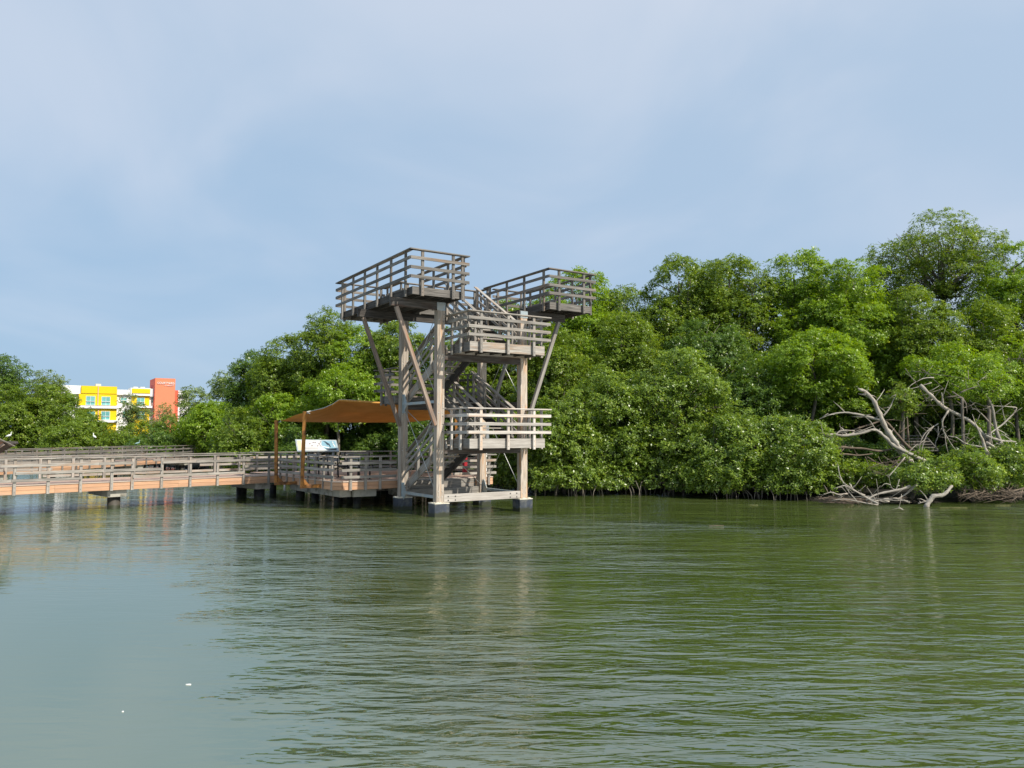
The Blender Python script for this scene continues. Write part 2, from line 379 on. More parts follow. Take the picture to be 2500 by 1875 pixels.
# ------------------------------------------------------------------ the observation tower (local x = right-away, y = left-away)
TX, TY, TR = -2.398, 24.434, math.radians(32.842)
def uvw(u, v, z=0.):
    c, s_ = math.cos(TR), math.sin(TR)
    return Vector((TX + u * c - v * s_, TY + u * s_ + v * c, z))
A, B = 3.21, 2.73           # spacing of the posts
PU, PV = .27, .23           # post section
tower = thing('observation_tower', 'weathered timber observation tower on four piles with stairs and two lookout platforms', 'tower', (TX, TY, 0), TR)
posts_uv = [(0, 0), (A, 0), (0, B), (A, B)]
for i, (u, v) in enumerate(posts_uv):
    top = (6.86, 6.86, 6.86, 6.86)[i]
    b_ = MB()
    # each post is laminated from three planks with narrow seams
    for k in range(3):
        b_.box((u + .002 + k * PU / 3, v, .44), (u + (k + 1) * PU / 3 - .002, v + PV + (.004 if k == 1 else 0), top), rnd=((.35, .8, .5), (.98, .8, 1.0), (.2, .5, .35), (.5, .9, .6))[i][k])
    o = b_.build('post', M['post_wood'], tower)
    for z in (.62, .8, 2.05, 2.15, 3.3, 3.6, 5.07, 5.17, 6.3):
        for du in (.06, .2):
            b2 = MB(); b2.tube([(u + du, v - .012, z), (u + du, v + .0, z)], .016, 6, smooth=False); b2.build('bolt', M['bolt'], o)
    f = MB(); e = .11
    f.box((u - e, v - e, -.9), (u + PU + e + .03, v + PV + e, .425))
    fo = f.build('footing', M['footing'], tower)
    c_ = MB()
    for q in range(26):
        x = random.uniform(u - e + .03, u + PU + e - .05); y = random.uniform(v - e + .03, v + PV + e - .05); s_ = random.uniform(.02, .06)
        c_.box((x - s_, y - s_, .42), (x + s_, y + s_, .43 + random.uniform(.01, .035)))
    c_.box((u - e - .004, v - e - .004, .405), (u + PU + e + .034, v + PV + e + .004, .432))
    c_.build('lime_crust', M['lime'], fo)
def tbeam(p0, p1, w, h, mat='grey_wood', name='beam', rnd=None, up=(0, 0, 1)):
    b_ = MB(); b_.beam(p0, p1, w, h, rnd=rnd, up=up)
    return b_.build(name, M[mat], tower)
# cross beams in the front and rear frames
bb = tbeam((PU + .01, .06, .565), (A - .01, .06, .565), .10, .25, 'bleached', rnd=.2)
for u in (PU + .16, PU + .42, A - .42, A - .16):
    for z in (.50, .62): q = MB(); q.tube([(u, .012, z), (u, -.006, z)], .02, 6, smooth=False); q.build('bolt', M['black_metal'], bb)
for z, m_ in ((2.10, 'old_wood'), (5.12, 'old_wood')):
    tbeam((PU + .01, .08, z), (A - .01, .08, z), .13, .25, m_, rnd=.9)
for z, m_ in ((.565, 'grey_wood'), (3.6, 'old_wood')):
    tbeam((PU + .01, B + .12, z), (A - .01, B + .12, z), .11, .25, m_)
for v0, v1, u in ((PV + .01, B - .01, A + .12),):
    tbeam((u, v0, 3.62), (u, v1, 3.62), .10, .22, 'old_wood')
    tbeam((u, v0, 6.72), (u, v1, 6.72), .10, .22, 'old_wood')
# cantilever beams and their raking struts
for v in (.05, B + .035):
    tbeam((-1.63, v, 6.745), (PU + .05, v, 6.745), .09, .27, 'old_wood', 'cantilever_beam')
    tbeam((A - .05, v, 6.745), (5.12, v, 6.745), .09, .27, 'old_wood', 'cantilever_beam')
    tbeam((-.03, v, 2.9), (-1.42, v, 6.60), .12, .13, 'red_wood', 'strut', up=(0, 1, 0))
    tbeam((A + PU + .03, v, 3.0), (4.86, v, 6.60), .12, .13, 'grey_wood', 'strut', up=(0, 1, 0))
tbeam((PU + .05, B + .035, 6.745), (A - .05, B + .035, 6.745), .09, .27, 'old_wood')
b_ = MB(); b_.box((-.02, -.012, 6.60), (PU + .01, -.001, 6.86)); b_.build('gusset_plate', M['steel'], tower)
b_ = MB(); b_.box((A - .01, -.012, 6.62), (A + PU + .02, -.001, 6.86)); b_.build('gusset_plate', M['steel'], tower)
# galvanised side members, gussets and tie rods
for u in (.10, A + .14):
    for z in (.60, 3.66):
        b_ = MB(); b_.beam((u, PV, z), (u, B, z), .09, .09, bev=.004); b_.build('steel_member', M['steel'], tower)
        g = MB(); gz = z - .02
        y0 = B - .003
        g.add([(u - .03, y0, gz - .32), (u - .03, y0 - .30, gz - .05), (u - .03, y0 - .30, gz + .06), (u - .03, y0 - .12, gz + .36), (u - .03, y0, gz + .36),
               (u - .015, y0, gz - .32), (u - .015, y0 - .30, gz - .05), (u - .015, y0 - .30, gz + .06), (u - .015, y0 - .12, gz + .36), (u - .015, y0, gz + .36)],
              [(0, 1, 2, 3, 4), (9, 8, 7, 6, 5), (0, 5, 6, 1), (1, 6, 7, 2), (2, 7, 8, 3), (3, 8, 9, 4), (4, 9, 5, 0)], [(0, 0, 0)] * 10)
        g.box((u - .06, y0 - .012, gz - .30), (u + .06, y0, gz + .36))
        g.build('gusset_plate', M['steel'], tower)
    for (z0, z1) in ((3.45, .75), (6.6, 3.85), ):
        b_ = MB(); b_.tube([(u, B - .1, z0), (u, PV + .02, z1)], .013, 6); b_.build('tie_rod', M['rod'], tower)
        b_ = MB(); b_.tube([(u + .03, PV + .05, z0), (u + .03, B - .05, z1)], .011, 6); b_.build('tie_rod', M['rod'], tower)
for p0, p1 in (((A - .1, B + .0, 3.3), (PU + .1, B + .0, .8)), ((PU, B, 3.4), (A, B, .8))):
    b_ = MB(); b_.tube([p0, p1], .012, 6); b_.build('tie_rod', M['rod'], tower)

UPPER = (1.15, .91, .615, .33)     # cap and three rails over the floor of the top platforms
MIDDLE = (.97, .78, .51, .25)      # the same on the stair landings
def platform(name, u0, v0, u1, v1, zf, fas, sides, offs, mat='grey_wood', label=None, side_mat=None):
    """floor boards, edge boards, joists and railings. sides = list of (side, a, b, posts) with a..b along the side"""
    p = bpy.data.objects.new(name, None); coll.objects.link(p); p.parent = tower
    if label: p['label'] = label
    d = MB(); n_ = max(2, round((v1 - v0) / .145)); w = (v1 - v0) / n_
    for i in range(n_):
        d.box((u0 + .03, v0 + i * w + .004, zf - .04), (u1 - .03, v0 + (i + 1) * w - .004, zf))
    d.build('floor_boards', M['grey_wood'], p)
    j = MB()
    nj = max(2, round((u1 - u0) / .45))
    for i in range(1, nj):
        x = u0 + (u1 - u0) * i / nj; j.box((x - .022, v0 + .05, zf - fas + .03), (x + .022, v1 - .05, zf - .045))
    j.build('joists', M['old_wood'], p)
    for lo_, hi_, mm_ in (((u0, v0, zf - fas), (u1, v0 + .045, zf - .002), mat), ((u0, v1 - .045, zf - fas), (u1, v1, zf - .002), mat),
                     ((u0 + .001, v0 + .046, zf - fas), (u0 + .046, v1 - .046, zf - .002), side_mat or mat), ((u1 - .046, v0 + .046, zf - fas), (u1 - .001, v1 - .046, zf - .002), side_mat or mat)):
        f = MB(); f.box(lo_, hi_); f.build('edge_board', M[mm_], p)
    for s_, a, b_, ps, o0, o1 in sides:
        if s_ == 'front': q = ((a, v0), (b_, v0), (0, -1))
        if s_ == 'back': q = ((a, v1), (b_, v1), (0, 1))
        if s_ == 'left': q = ((u0, a), (u0, b_), (-1, 0))
        if s_ == 'right': q = ((u1, a), (u1, b_), (1, 0))
        railing(p, q[0], q[1], zf, offs, [t for t in ps], q[2], fas=fas, ov0=o0, ov1=o1, mat=mat)
    return p
platform('lookout_platform', -1.25, -.75, .51, 5.48, 7.13, .24, [
    ('front', -1.25, .51, (.30, 1.37, 1.70), .13, .16),
    ('left', -.75, 5.48, (.34, 1.44, 2.57, 3.66, 4.74, 5.83), .108, .12),
    ('right', -.75, 2.55, (.10, 1.15, 2.2, 3.25), .0, 0),
    ('right', 4.0, 5.48, (.1, 1.35), .0, .1),
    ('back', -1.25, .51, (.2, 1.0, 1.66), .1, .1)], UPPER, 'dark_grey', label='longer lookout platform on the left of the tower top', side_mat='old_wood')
platform('lookout_platform', 3.915, -.75, 5.68, 3.34, 7.13, .24, [
    ('front', 3.915, 5.68, (.335, 1.41), .13, .14),
    ('left', -.75, 3.34, (.26, 1.47, 2.63, 3.84), .108, .1),
    ('right', -.75, 3.34, (.10, 1.15, 2.2, 3.2, 3.9), .0, .1),
    ('back', 4.2, 5.68, (.2, 1.3), .0, .1)], UPPER, 'dark_grey', label='shorter lookout platform on the right of the tower top', side_mat='old_wood')
for zf in (2.47, 5.52):
    platform('front_landing', .55, -1.15, 3.40, .02, zf, .30, [
        ('front', .55, 3.40, (.36, 1.37, 2.37), .13, .16),
        ('left', -1.15, .02, (.46, 1.05), .108, .3),
        ('right', -1.15, .02, (.3, 1.0), .0, .0)], MIDDLE, 'bleached' if zf < 3 else 'grey_wood', side_mat='dark_grey')
platform('rear_landing', -.1, 2.78 + PV, 3.35, 4.2, 3.98, .28, [
    ('back', -.1, 3.35, (.2, 1.2, 2.2, 3.2), .25, .1),
    ('left', 3.05, 4.2, (.25, 1.0), .2, .1),
    ('right', 3.05, 4.2, (.15, 1.0), .0, .1)], MIDDLE, 'dark_grey')
platform('top_landing', .56, 2.60, 3.87, 4.05, 7.12, .23, [
    ('back', .56, 3.87, (.3, 1.3, 2.3, 3.2), .0, .0),
    ('right', 3.35, 4.05, (.1, .6), .0, .0)], UPPER, 'dark_grey')

def stair(u0, u1, v0, z0, v1, z1, rail=1.0):
    """flight from (v0,z0) up to (v1,z1) between u0 and u1"""
    p = bpy.data.objects.new('staircase', None); coll.objects.link(p); p.parent = tower
    d = Vector((0, v1 - v0, z1 - z0)).normalized()
    for u in (u0, u1):
        b_ = MB(); b_.beam((u, v0, z0 - .16), (u, v1, z1 - .16), .06, .29); b_.build('stringer', M['old_wood' if u == u1 else 'grey_wood'], p)
    n_ = 8
    for i in range(1, n_):
        t = i / n_; v = v0 + (v1 - v0) * t; z = z0 + (z1 - z0) * t
        b_ = MB(); sgn = 1 if v1 > v0 else -1
        b_.beam((u0 + .03, v - sgn * .02, z - .03), (u1 - .03, v - sgn * .02, z - .03), .27, .045); b_.build('tread', M['grey_wood'], p)
    for u, o in ((u0 - .07, -1), (u1 + .07, 1)):
        for t in (.06, .36, .68, .95):
            v = v0 + (v1 - v0) * t; z = z0 + (z1 - z0) * t
            b_ = MB(); b_.beam((u, v, z - .32), (u, v, z + rail - .04), .07, .09, up=(1, 0, 0)); b_.build('rail_post', M['grey_wood'], p)
        for off, hh_ in ((rail - .23, .09), (rail - .48, .09), (rail - .73, .09)):
            b_ = MB(); b_.beam((u + o * .055, v0, z0 + off), (u + o * .055, v1, z1 + off), .035, hh_); b_.build('rail', M['grey_wood'], p)
        b_ = MB(); b_.beam((u, v0, z0 + rail), (u, v1, z1 + rail), .13, .035); b_.build('handrail', M['grey_wood'], p)
    return p
stair(.34, 1.42, 2.95, .93, .0, 2.47, .98)
stair(1.78, 2.90, .0, 2.47, 2.95, 3.98, .98)
stair(.34, 1.42, 3.0, 3.98, .0, 5.52, .98)
stair(1.78, 2.90, .0, 5.52, 2.7, 7.12, .98)
# entrance landing between the rear posts
b_ = MB()
for k in range(4): b_.box((.31, B + .30, .40 + k * .142), (A - .02, B + .345, .40 + (k + 1) * .142 - .005))
for k in range(6): b_.box((.31, B + .35 + k * .125, .94), (A - .02, B + .35 + (k + 1) * .125 - .005, .972))
b_.build('entrance_landing', M['grey_wood'], tower)

# ------------------------------------------------------------------ boardwalk and sheltered deck (same axes as the tower)
deck = thing('viewing_deck', 'tan viewing deck left of the tower with grey railings, on concrete caps and piles', 'deck', tuple(uvw(0, 0)), TR)
poly = [(-2.25, 9.45), (-1.97, 4.0), (-1.72, 3.74), (4.35, 3.74), (4.35, 7.5), (3.8, 11.4), (1.3, 12.2), (-2.7, 12.3)]
DZ = .98
b_ = MB(); b_.prism(poly, DZ - .03, DZ); 
# plank lines as thin gaps: boards laid as strips above the slab
b_.build('deck_boards', M['deck_top'], deck)
def fascia(parent, pts, z, closed=False):
    for a, c in zip(pts[:-1], pts[1:]):
        f = MB(); a = Vector((*a, 0)); c = Vector((*c, 0)); d = (c - a).normalized(); o = d.cross(Vector((0, 0, 1)))
        L = (c - a).length; nseg = max(1, round(L / 3.66))
        for k in range(nseg):
            s0 = a + d * (L * k / nseg + .002); s1 = a + d * (L * (k + 1) / nseg - .002)
            for j in (0, 1):
                zz = z - .035 - .135 * j - .066
                f.beam(s0 + o * .015 + Vector((0, 0, zz)), s1 + o * .015 + Vector((0, 0, zz)), .03, .130, bev=.004)
        f.build('fascia', M['composite'], parent)
        f = MB(); f.beam(a + o * .02 + Vector((0, 0, z - .014)), c + o * .02 + Vector((0, 0, z - .014)), .07, .034, bev=.006)
        f.build('nosing', M['nosing'], parent)
fascia(deck, poly[0:6], DZ)
BW = (.86, .67, .43, .19)
def rl(parent, a, c, n_, out, t0=.25, **k):
    L = (Vector(c) - Vector(a)).length
    railing(parent, a, c, DZ, BW, [t0 + (L - 2 * t0) * i / max(1, n_ - 1) for i in range(n_)], out, fas=.27, **k)
rl(deck, (-2.25, 9.45), (-1.90, 3.74), 8, (-1, -.06), .3)
rl(deck, (-1.80, 3.74), (.0, 3.74), 3, (0, -1), .35, ov1=.25)
rl(deck, (3.45, 3.74), (4.35, 3.74), 2, (0, -1), .2, ov0=.9, ov1=.1)
rl(deck, (4.35, 3.74), (4.35, 7.5), 4, (1, 0), .3)
rl(deck, (4.35, 7.5), (3.8, 11.4), 4, (1, .1), .3)
rl(deck, (3.8, 11.4), (1.3, 12.2), 3, (.3, 1), .3)
rl(deck, (1.3, 12.2), (-2.7, 12.3), 5, (0, 1), .3)
def pile(parent, u, v, r=.17, top=.5, wrap=True):
    b_ = MB(); b_.tube([(u, v, -1), (u, v, top)], r, 20, rnd=random.random()); return b_.build('pile', M['pile'], parent)
def cap_beam(parent, a, c, w=.42, z0=.40, z1=.68):
    b_ = MB(); b_.beam((*a, (z0 + z1) / 2), (*c, (z0 + z1) / 2), w, z1 - z0, bev=.015); return b_.build('pile_cap', M['concrete'], parent)
cap_beam(deck, (-1.75, 9.0), (-1.45, 4.15)); cap_beam(deck, (-1.2, 4.35), (-.35, 4.35), .7)
cap_beam(deck, (-1.0, 6.4), (3.6, 6.4)); cap_beam(deck, (-1.3, 10.2), (3.2, 10.2)); cap_beam(deck, (.4, 4.45), (4.0, 4.45))
for u, v in ((-.9, 4.45), (-1.2, 5.6), (-1.45, 7.4), (-1.65, 8.7), (-.4, 6.4), (1.2, 6.4), (3, 6.4), (-1.1, 10.2), (.6, 10.2), (2.6, 10.2), (.9, 4.45), (2.3, 4.45), (3.7, 4.45), (-.2, 8.2), (1.5, 8.3), (-2.1, 10.9), (-2.6, 10.9)):
    pile(deck, u, v, .14)
b_ = MB(); b_.tube([(-2.28, 8.6, .40), (-2.28, 8.6, .70)], .045, 12); b_.build('drain_pipe', M['panel_white'], deck)

walk = thing('boardwalk', 'near boardwalk with tan fascia and grey rails from the left edge to the deck', 'boardwalk', tuple(uvw(0, 0)), TR)
d0 = Vector((-18.0, 6.12)); d1 = Vector((-2.25, 9.39)); dd = (d1 - d0).normalized(); nn = Vector((-dd.y, dd.x))
e0 = d0 + nn * 2.45; e1 = d1 + nn * 2.45
b_ = MB(); b_.prism([tuple(d0), tuple(d1 - dd * .03), tuple(e1 - dd * .6), tuple(e0)], DZ - .034, DZ - .004); b_.build('deck_boards', M['deck_top'], walk)
fascia(walk, [tuple(d0), tuple(d1 - dd * .03)], DZ - .004); fascia(walk, [tuple(e1 - dd * .6), tuple(e0)], DZ - .004)
L = (d1 - d0).length
def tu(u): return (u + 18) / 15.75 * L
npu = [-17.6, -16.6, -15.6, -14.55, -13.5, -12.3, -11.27, -10.34, -9.4, -8.45, -7.79, -6.81, -5.81, -4.8, -3.79, -2.76]
railing(walk, d0, d1 - dd * .05, DZ, BW, [tu(u) for u in npu], -nn, fas=.27,
        missing={2: [(tu(-9.4), tu(-7.79)), (tu(-3.79), L)], 0: [(tu(-7.79), tu(-6.81))], 1: [(tu(-6.81), tu(-3.79)), (tu(-13.5), tu(-11.27))]})
railing(walk, e0, e1 + dd * .1, DZ, BW, [tu(-17.2 + i * 1.03) for i in range(15)], nn, fas=.27,
        missing={1: [(tu(-9.6), tu(-4.4))], 0: [(tu(-7.6), tu(-6.2))], 2: [(tu(-12.1), tu(-9.9))]})
for uu in (-14.6, -8.2, -2.9):
    q0 = d0 + dd * ((uu + 18) / 15.75 * L)
    b_ = MB(); a = q0 + nn * .12; c = q0 + nn * 2.3
    b_.beam((a.x, a.y, .555), (c.x, c.y, .555), .62, .25, bev=.02); b_.build('pile_cap', M['concrete'], walk)
    for t in ((.42, 2.0) if uu > -5 else (.45,)):
        a = q0 + nn * t; pile(walk, a.x, a.y, .21, .44)
b_ = MB(); q = nn * .5
b_.beam((*(d0 + q), .8), (*(d1 + q - dd * .4), .8), .1, .26); q = nn * 1.9
b_.beam((*(d0 + q), .8), (*(d1 + q - dd * .8), .8), .1, .26); b_.build('girder', M['old_wood'], walk)

# far boardwalk running away behind the near one
far = thing('boardwalk', 'far boardwalk with grey rails running back behind the near one towards the trees', 'boardwalk', (-24.0, 36, 0), 0)
f0 = Vector((-.9, -7)); f1 = Vector((1.05, 22)); fd_ = (f1 - f0).normalized(); fn = Vector((-fd_.y, fd_.x)); g0 = f0 + fn * 2.3; g1 = f1 + fn * 2.3
b_ = MB(); b_.prism([tuple(f0), tuple(f1), tuple(g1), tuple(g0)], DZ - .034, DZ - .004); b_.build('deck_boards', M['deck_top'], far)
fascia(far, [tuple(f0), tuple(f1), tuple(g1), tuple(g0)], DZ)
LL = (f1 - f0).length
railing(far, f0, f1, DZ, BW, [.3 + i * 1.18 for i in range(25) if .3 + i * 1.18 < LL], -fn, fas=.27, mat='dark_grey')
railing(far, g0, g1, DZ, BW, [.5 + i * 1.18 for i in range(25) if .5 + i * 1.18 < LL], fn, fas=.27, mat='dark_grey')
railing(far, f1, g1, DZ, BW, [.2, 1.2, 2.1], fd_, fas=.27)
for t in (2, 8, 14, 20, 26):
    a = f0 + fd_ * t + fn * .1; c = a + fn * 2.1
    b_ = MB(); b_.beam((a.x, a.y, .555), (c.x, c.y, .555), .6, .25); b_.build('pile_cap', M['concrete'], far)
    for s_ in (.35, 1.75):
        c = a + fn * s_; pile(far, c.x, c.y, .2, .44)

# a third stretch of walk: right of the far one, seen between the rails of the near boardwalk
# ------------------------------------------------------------------ shade sail, its posts, deck furniture
def rustpost(base, top, arm, label):
    t = thing('shade_sail_post', label, 'post', (base.x, base.y, 0), 0, 'rusty posts carrying the shade sail')
    org = (base.x, base.y, 0)
    b_ = MB(); b_.beam(base, top, .112, .112, up=(0, 1, 0), bev=.01); b_.build('mast', M['rust'], t, org)
    b_ = MB(); b_.beam(base + Vector((0, 0, .06)), base + arm + Vector((0, 0, .06)), .13, .12, bev=.01); b_.build('foot_arm', M['rust'], t, org)
    g = MB(); a = arm.normalized(); p = base + Vector((0, 0, .12)) + a * .06; s_ = Vector((-a.y, a.x, 0)) * .008
    v = [p, p + a * .2, p + Vector((0, 0, .22))]
    g.add([x - s_ for x in v] + [x + s_ for x in v], [(0, 1, 2), (5, 4, 3), (0, 3, 4, 1), (1, 4, 5, 2), (2, 5, 3, 0)], [(0, 0, 0)] * 6); g.build('gusset_plate', M['rust'], t, org)
    h_ = MB(); h_.tube([top + Vector((.07, 0, -.08)), top + Vector((.13, 0, -.06)), top + Vector((.19, 0, -.08))], .012, 6); h_.build('shackle', M['steel'], t, org)
uvec = Vector((math.cos(TR), math.sin(TR), 0))
pA0 = at(674, 1184, 29.2); pA1 = at(674.6, 1026, 29.2); pB0 = at(737, 1192, 27.2); pB1 = at(744, 1004, 27.1); pE0 = Vector((-2.55, 36, .98)); pE1 = at(1112, 999, 36)
rustpost(pA0, pA1, uvec * .75 + Vector((.1, -.1, 0)), 'rust-brown square post at the far left tip of the shade sail')
rustpost(pB0, pB1, uvec * .95, 'taller rust-brown square post nearer the tower, left of the slanted sign')
rustpost(pE0, pE1, uvec * .05 + Vector((0.02, .02, 0)), 'thin rust-brown post behind the tower legs at the right end of the sail')
sail = thing('shade_sail', 'orange-brown fabric shade sail stretched over the deck left of the tower', 'shade sail', tuple(at(900, 1000, 31)))
near = [(749, 1006, 27.2), (768, 1002.5, 27.6), (790, 997, 28.1), (811, 988, 28.6), (829, 976, 29), (870, 978, 29), (920, 981, 29), (965, 984, 29.2), (1010, 990, 29.6), (1060, 996, 30.4), (1105, 1003, 31)]
fare = [(684, 1027, 29.3), (705, 1029, 29.8), (740, 1030, 30.6), (785, 1030.5, 31.6), (830, 1031, 32.6), (875, 1031.5, 33.5), (920, 1031.5, 34.4), (965, 1031.5, 35.2), (1010, 1030, 35.8), (1060, 1024, 36), (1108, 1004, 36)]
sv = []; sf = []; NR = 13
for i in range(len(near)):
    a = at(*near[i]); c = at(*fare[i])
    for j in range(NR):
        t = j / (NR - 1); p = a.lerp(c, t); p.z += -.10 * math.sin(math.pi * t) * (i / 10) + .03 * math.sin(i * 2.1 + t * 5) * math.sin(math.pi * t)
        sv.append(p)
for i in range(len(near) - 1):
    for j in range(NR - 1): sf.append((i * NR + j, (i + 1) * NR + j, (i + 1) * NR + j + 1, i * NR + j + 1))
m, n, l, b = newmat('sail_cloth'); M['sail'] = m
no = n.new('ShaderNodeTexNoise'); tcs = n.new('ShaderNodeTexCoord'); l.new(tcs.outputs['Object'], no.inputs['Vector']); no.inputs['Scale'].default_value = 1.3; no.inputs['Detail'].default_value = 3
cr = ramp(n, [(.35, (.60, .29, .055)), (.65, (.70, .36, .08))]); l.new(no.outputs[0], cr.inputs[0]); l.new(cr.outputs[0], b.inputs['Base Color']); b.inputs['Roughness'].default_value = .8
tr = n.new('ShaderNodeBsdfTranslucent'); l.new(cr.outputs[0], tr.inputs[0]); mx = n.new('ShaderNodeMixShader'); mx.inputs[0].default_value = .28
l.new(b.outputs[0], mx.inputs[1]); l.new(tr.outputs[0], mx.inputs[2]); l.new(mx.outputs[0], n['Material Output'].inputs[0])
so = sail.location.copy()
b_ = MB(); b_.add(sv, sf, sv, smooth=True)
cl = b_.build('cloth', M['sail'], sail, so)
md = cl.modifiers.new('thickness', 'SOLIDIFY'); md.thickness = .006
hem = MB(); hv = []; 
for (x, y, Y) in near[3:9]:
    p = at(x, y, Y); hv += [p + Vector((0, .0, .012)), p + Vector((.04, -.22, -.01)), p + Vector((.05, -.26, -.06))]
hem.add(hv, [(i * 3 + j, i * 3 + j + 1, i * 3 + j + 4, i * 3 + j + 3) for i in range(5) for j in range(2)], hv)
ho = hem.build('hem', M['sail'], sail, so); md = ho.modifiers.new('thickness', 'SOLIDIFY'); md.thickness = .006
for a, c in ((pA1 + Vector((.19, 0, -.08)), at(*fare[0])), (pB1 + Vector((.19, 0, -.08)), at(*near[0]))):
    b_ = MB(); b_.tube([a, c], .012, 6); b_.build('cord', M['rod'], sail, so)
b_ = MB(); b_.tube([at(*p) + Vector((0, 0, .01)) for p in near[:6]], .014, 6); b_.build('edge_cable', M['rod'], sail, so)

# slanted information panel on the far side of the deck
TL, TRp, BR, BL = at(720.7, 1072.5, 33.6), at(821, 1074, 34.4), at(828, 1101.5, 33.9), at(726, 1102, 33.1)
pn = thing('information_panel', 'slanted white sign with two birds on its pale blue end, behind the deck', 'sign', (TL.x, TL.y, DZ))
po = Vector((TL.x, TL.y, DZ))
nrm = (TRp - TL).cross(BL - TL).normalized()
if nrm.y > 0: nrm = -nrm
def quad_slab(b_, pts, t):
    b_.add([p for p in pts] + [p - nrm * t for p in pts], [(3, 2, 1, 0), (4, 5, 6, 7), (0, 1, 5, 4), (1, 2, 6, 5), (2, 3, 7, 6), (3, 0, 4, 7)], [(p.x, p.z, 0) for p in pts] * 2)
b_ = MB(); quad_slab(b_, [TL, TRp, BR, BL], .06); b_.build('frame', M['steel'], pn, po)
def PP(s_, t, off=.004):
    return TL.lerp(TRp, s_).lerp(BL.lerp(BR, s_), t) + nrm * off
def flat(outline, mat, off, name, parent):
    b_ = MB(); pts = [PP(x, y, off) for x, y in outline]
    b_.add(pts, [tuple(range(len(pts)))], [(p.x, p.z, 0) for p in pts]); return b_.build(name, M[mat], parent, po)
face = flat([(.03, .08), (.97, .08), (.97, .92), (.03, .92)], 'panel_white', .006, 'face', pn)
flat([(.04, .12), (.13, .12), (.11, .9), (.04, .9)], 'panel_sand', .009, 'photo_strip', face)
flat([(.63, .10), (.965, .10), (.965, .90), (.70, .90), (.64, .72), (.60, .45)], 'panel_blue', .009, 'blue_field', face)
flat([(.66, .14), (.72, .16), (.755, .26), (.80, .36), (.82, .62), (.80, .68), (.785, .52), (.76, .44), (.745, .50), (.735, .42), (.71, .28)], 'ink', .013, 'bird_picture', face)
flat([(.885, .18), (.90, .16), (.91, .24), (.90, .34), (.93, .5), (.935, .72), (.91, .62), (.885, .42), (.89, .28), (.87, .24)], 'panel_white', .013, 'bird_picture', face)
flat([(.67, .78), (.95, .74), (.94, .9), (.72, .9)], 'ink', .012, 'reed_picture', face)
for k in range(7):
    x = .30 + k * .045; y = .35 + .18 * math.sin(k * 1.9)
    flat([(x, y), (x + .05, y - .05), (x + .045, y + .03), (x + .02, y + .10)], 'ink_soft', .010, 'map_mark', face)
flat([(.54, .40), (.56, .44), (.60, .66), (.585, .64)], 'ink', .011, 'map_mark', face)
for k in range(3):
    flat([(.2, .70 + k * .06), (.5, .70 + k * .06), (.5, .715 + k * .06), (.2, .715 + k * .06)], 'ink_soft', .010, 'text_line', face)
for s_ in (.12, .88):
    p = PP(s_, .75, -.07); b_ = MB(); b_.beam((p.x, p.y + .03, DZ), (p.x, p.y + .03, p.z), .09, .09, up=(0, 1, 0)); b_.build('leg', M['steel'], pn, po)

# benches with black legs under the sail
def bench(u, v, rz, label, Lb=1.5, back=True):
    t = thing('bench', label, 'bench', tuple(uvw(u, v, DZ)), TR + rz, 'black-legged benches under the sail')
    b_ = MB()
    for k in range(4): b_.box((-Lb / 2, -.20 + k * .105, .43), (Lb / 2, -.20 + k * .105 + .09, .46))
    b_.build('seat', M['seat'], t)
    if back:
        b_ = MB()
        for k in range(2): b_.box((-Lb / 2, .24 + k * .02, .60 + k * .13), (Lb / 2, .26 + k * .02, .70 + k * .13))
        b_.build('backrest', M['seat'], t)
    for s_ in (-1, 1):
        b_ = MB(); x = s_ * (Lb / 2 - .18)
        b_.beam((x, -.17, 0), (x, -.17, .43), .045, .045, up=(0, 1, 0)); b_.beam((x, .22, 0), (x, .27, .84 if back else .43), .045, .045, up=(0, 1, 0)); b_.beam((x, -.19, .405), (x, .24, .405), .05, .045)
        b_.box((x - .07, -.23, 0), (x + .07, -.11, .012)); b_.box((x - .07, .16, 0), (x + .07, .28, .012))
        b_.build('leg', M['black_metal'], t)
bench(-.75, 9.0, math.radians(90), 'grey slatted bench behind the left rusty post, farthest left under the sail')
bench(-.7, 6.9, math.radians(90), 'grey slatted bench in the middle of the row, right of the taller rusty post')
bench(-.6, 5.0, math.radians(90), 'grey slatted bench nearest the deck corner facing the tower')
bench(1.6, 10.6, math.radians(0), 'grey slatted bench at the back rail under the right of the sail')

# slanted sign at the left edge, seen from its end
t = thing('lectern_sign', 'dark weathered timber lectern sign seen end-on at the left edge of the photo', 'sign', tuple(at(6, 1140, 25.6)))
lo = t.location.copy()
a0 = at(-22, 1108, 25.6); a1 = at(30, 1080, 25.6)
b_ = MB(); b_.beam(a0, a1, .6, .09, rnd=.3); b_.build('panel', M['old_wood'], t, lo)
b_ = MB(); b_.beam(a1 + Vector((-.19, -.42, .05)), a1 + Vector((.10, -.42, .01)), .95, .03, up=(0, .3, 1), rnd=.2); b_.build('top_board', M['grey_wood'], t, lo)
b_ = MB(); b_.beam(a1 + Vector((.0, -.46, .0)), a0 + Vector((.05, -.46, -.02)), .05, .2, rnd=.9); b_.build('end_board', M['red_wood'], t, lo)
for dy in (-.2, .2):
    b_ = MB(); p = (a0 + a1) / 2 + Vector((0, dy, 0)); b_.beam((p.x - .35, p.y, DZ), (p.x - .35, p.y, p.z - .25), .07, .07, up=(0, 1, 0)); b_.build('leg', M['grey_wood'], t, lo)

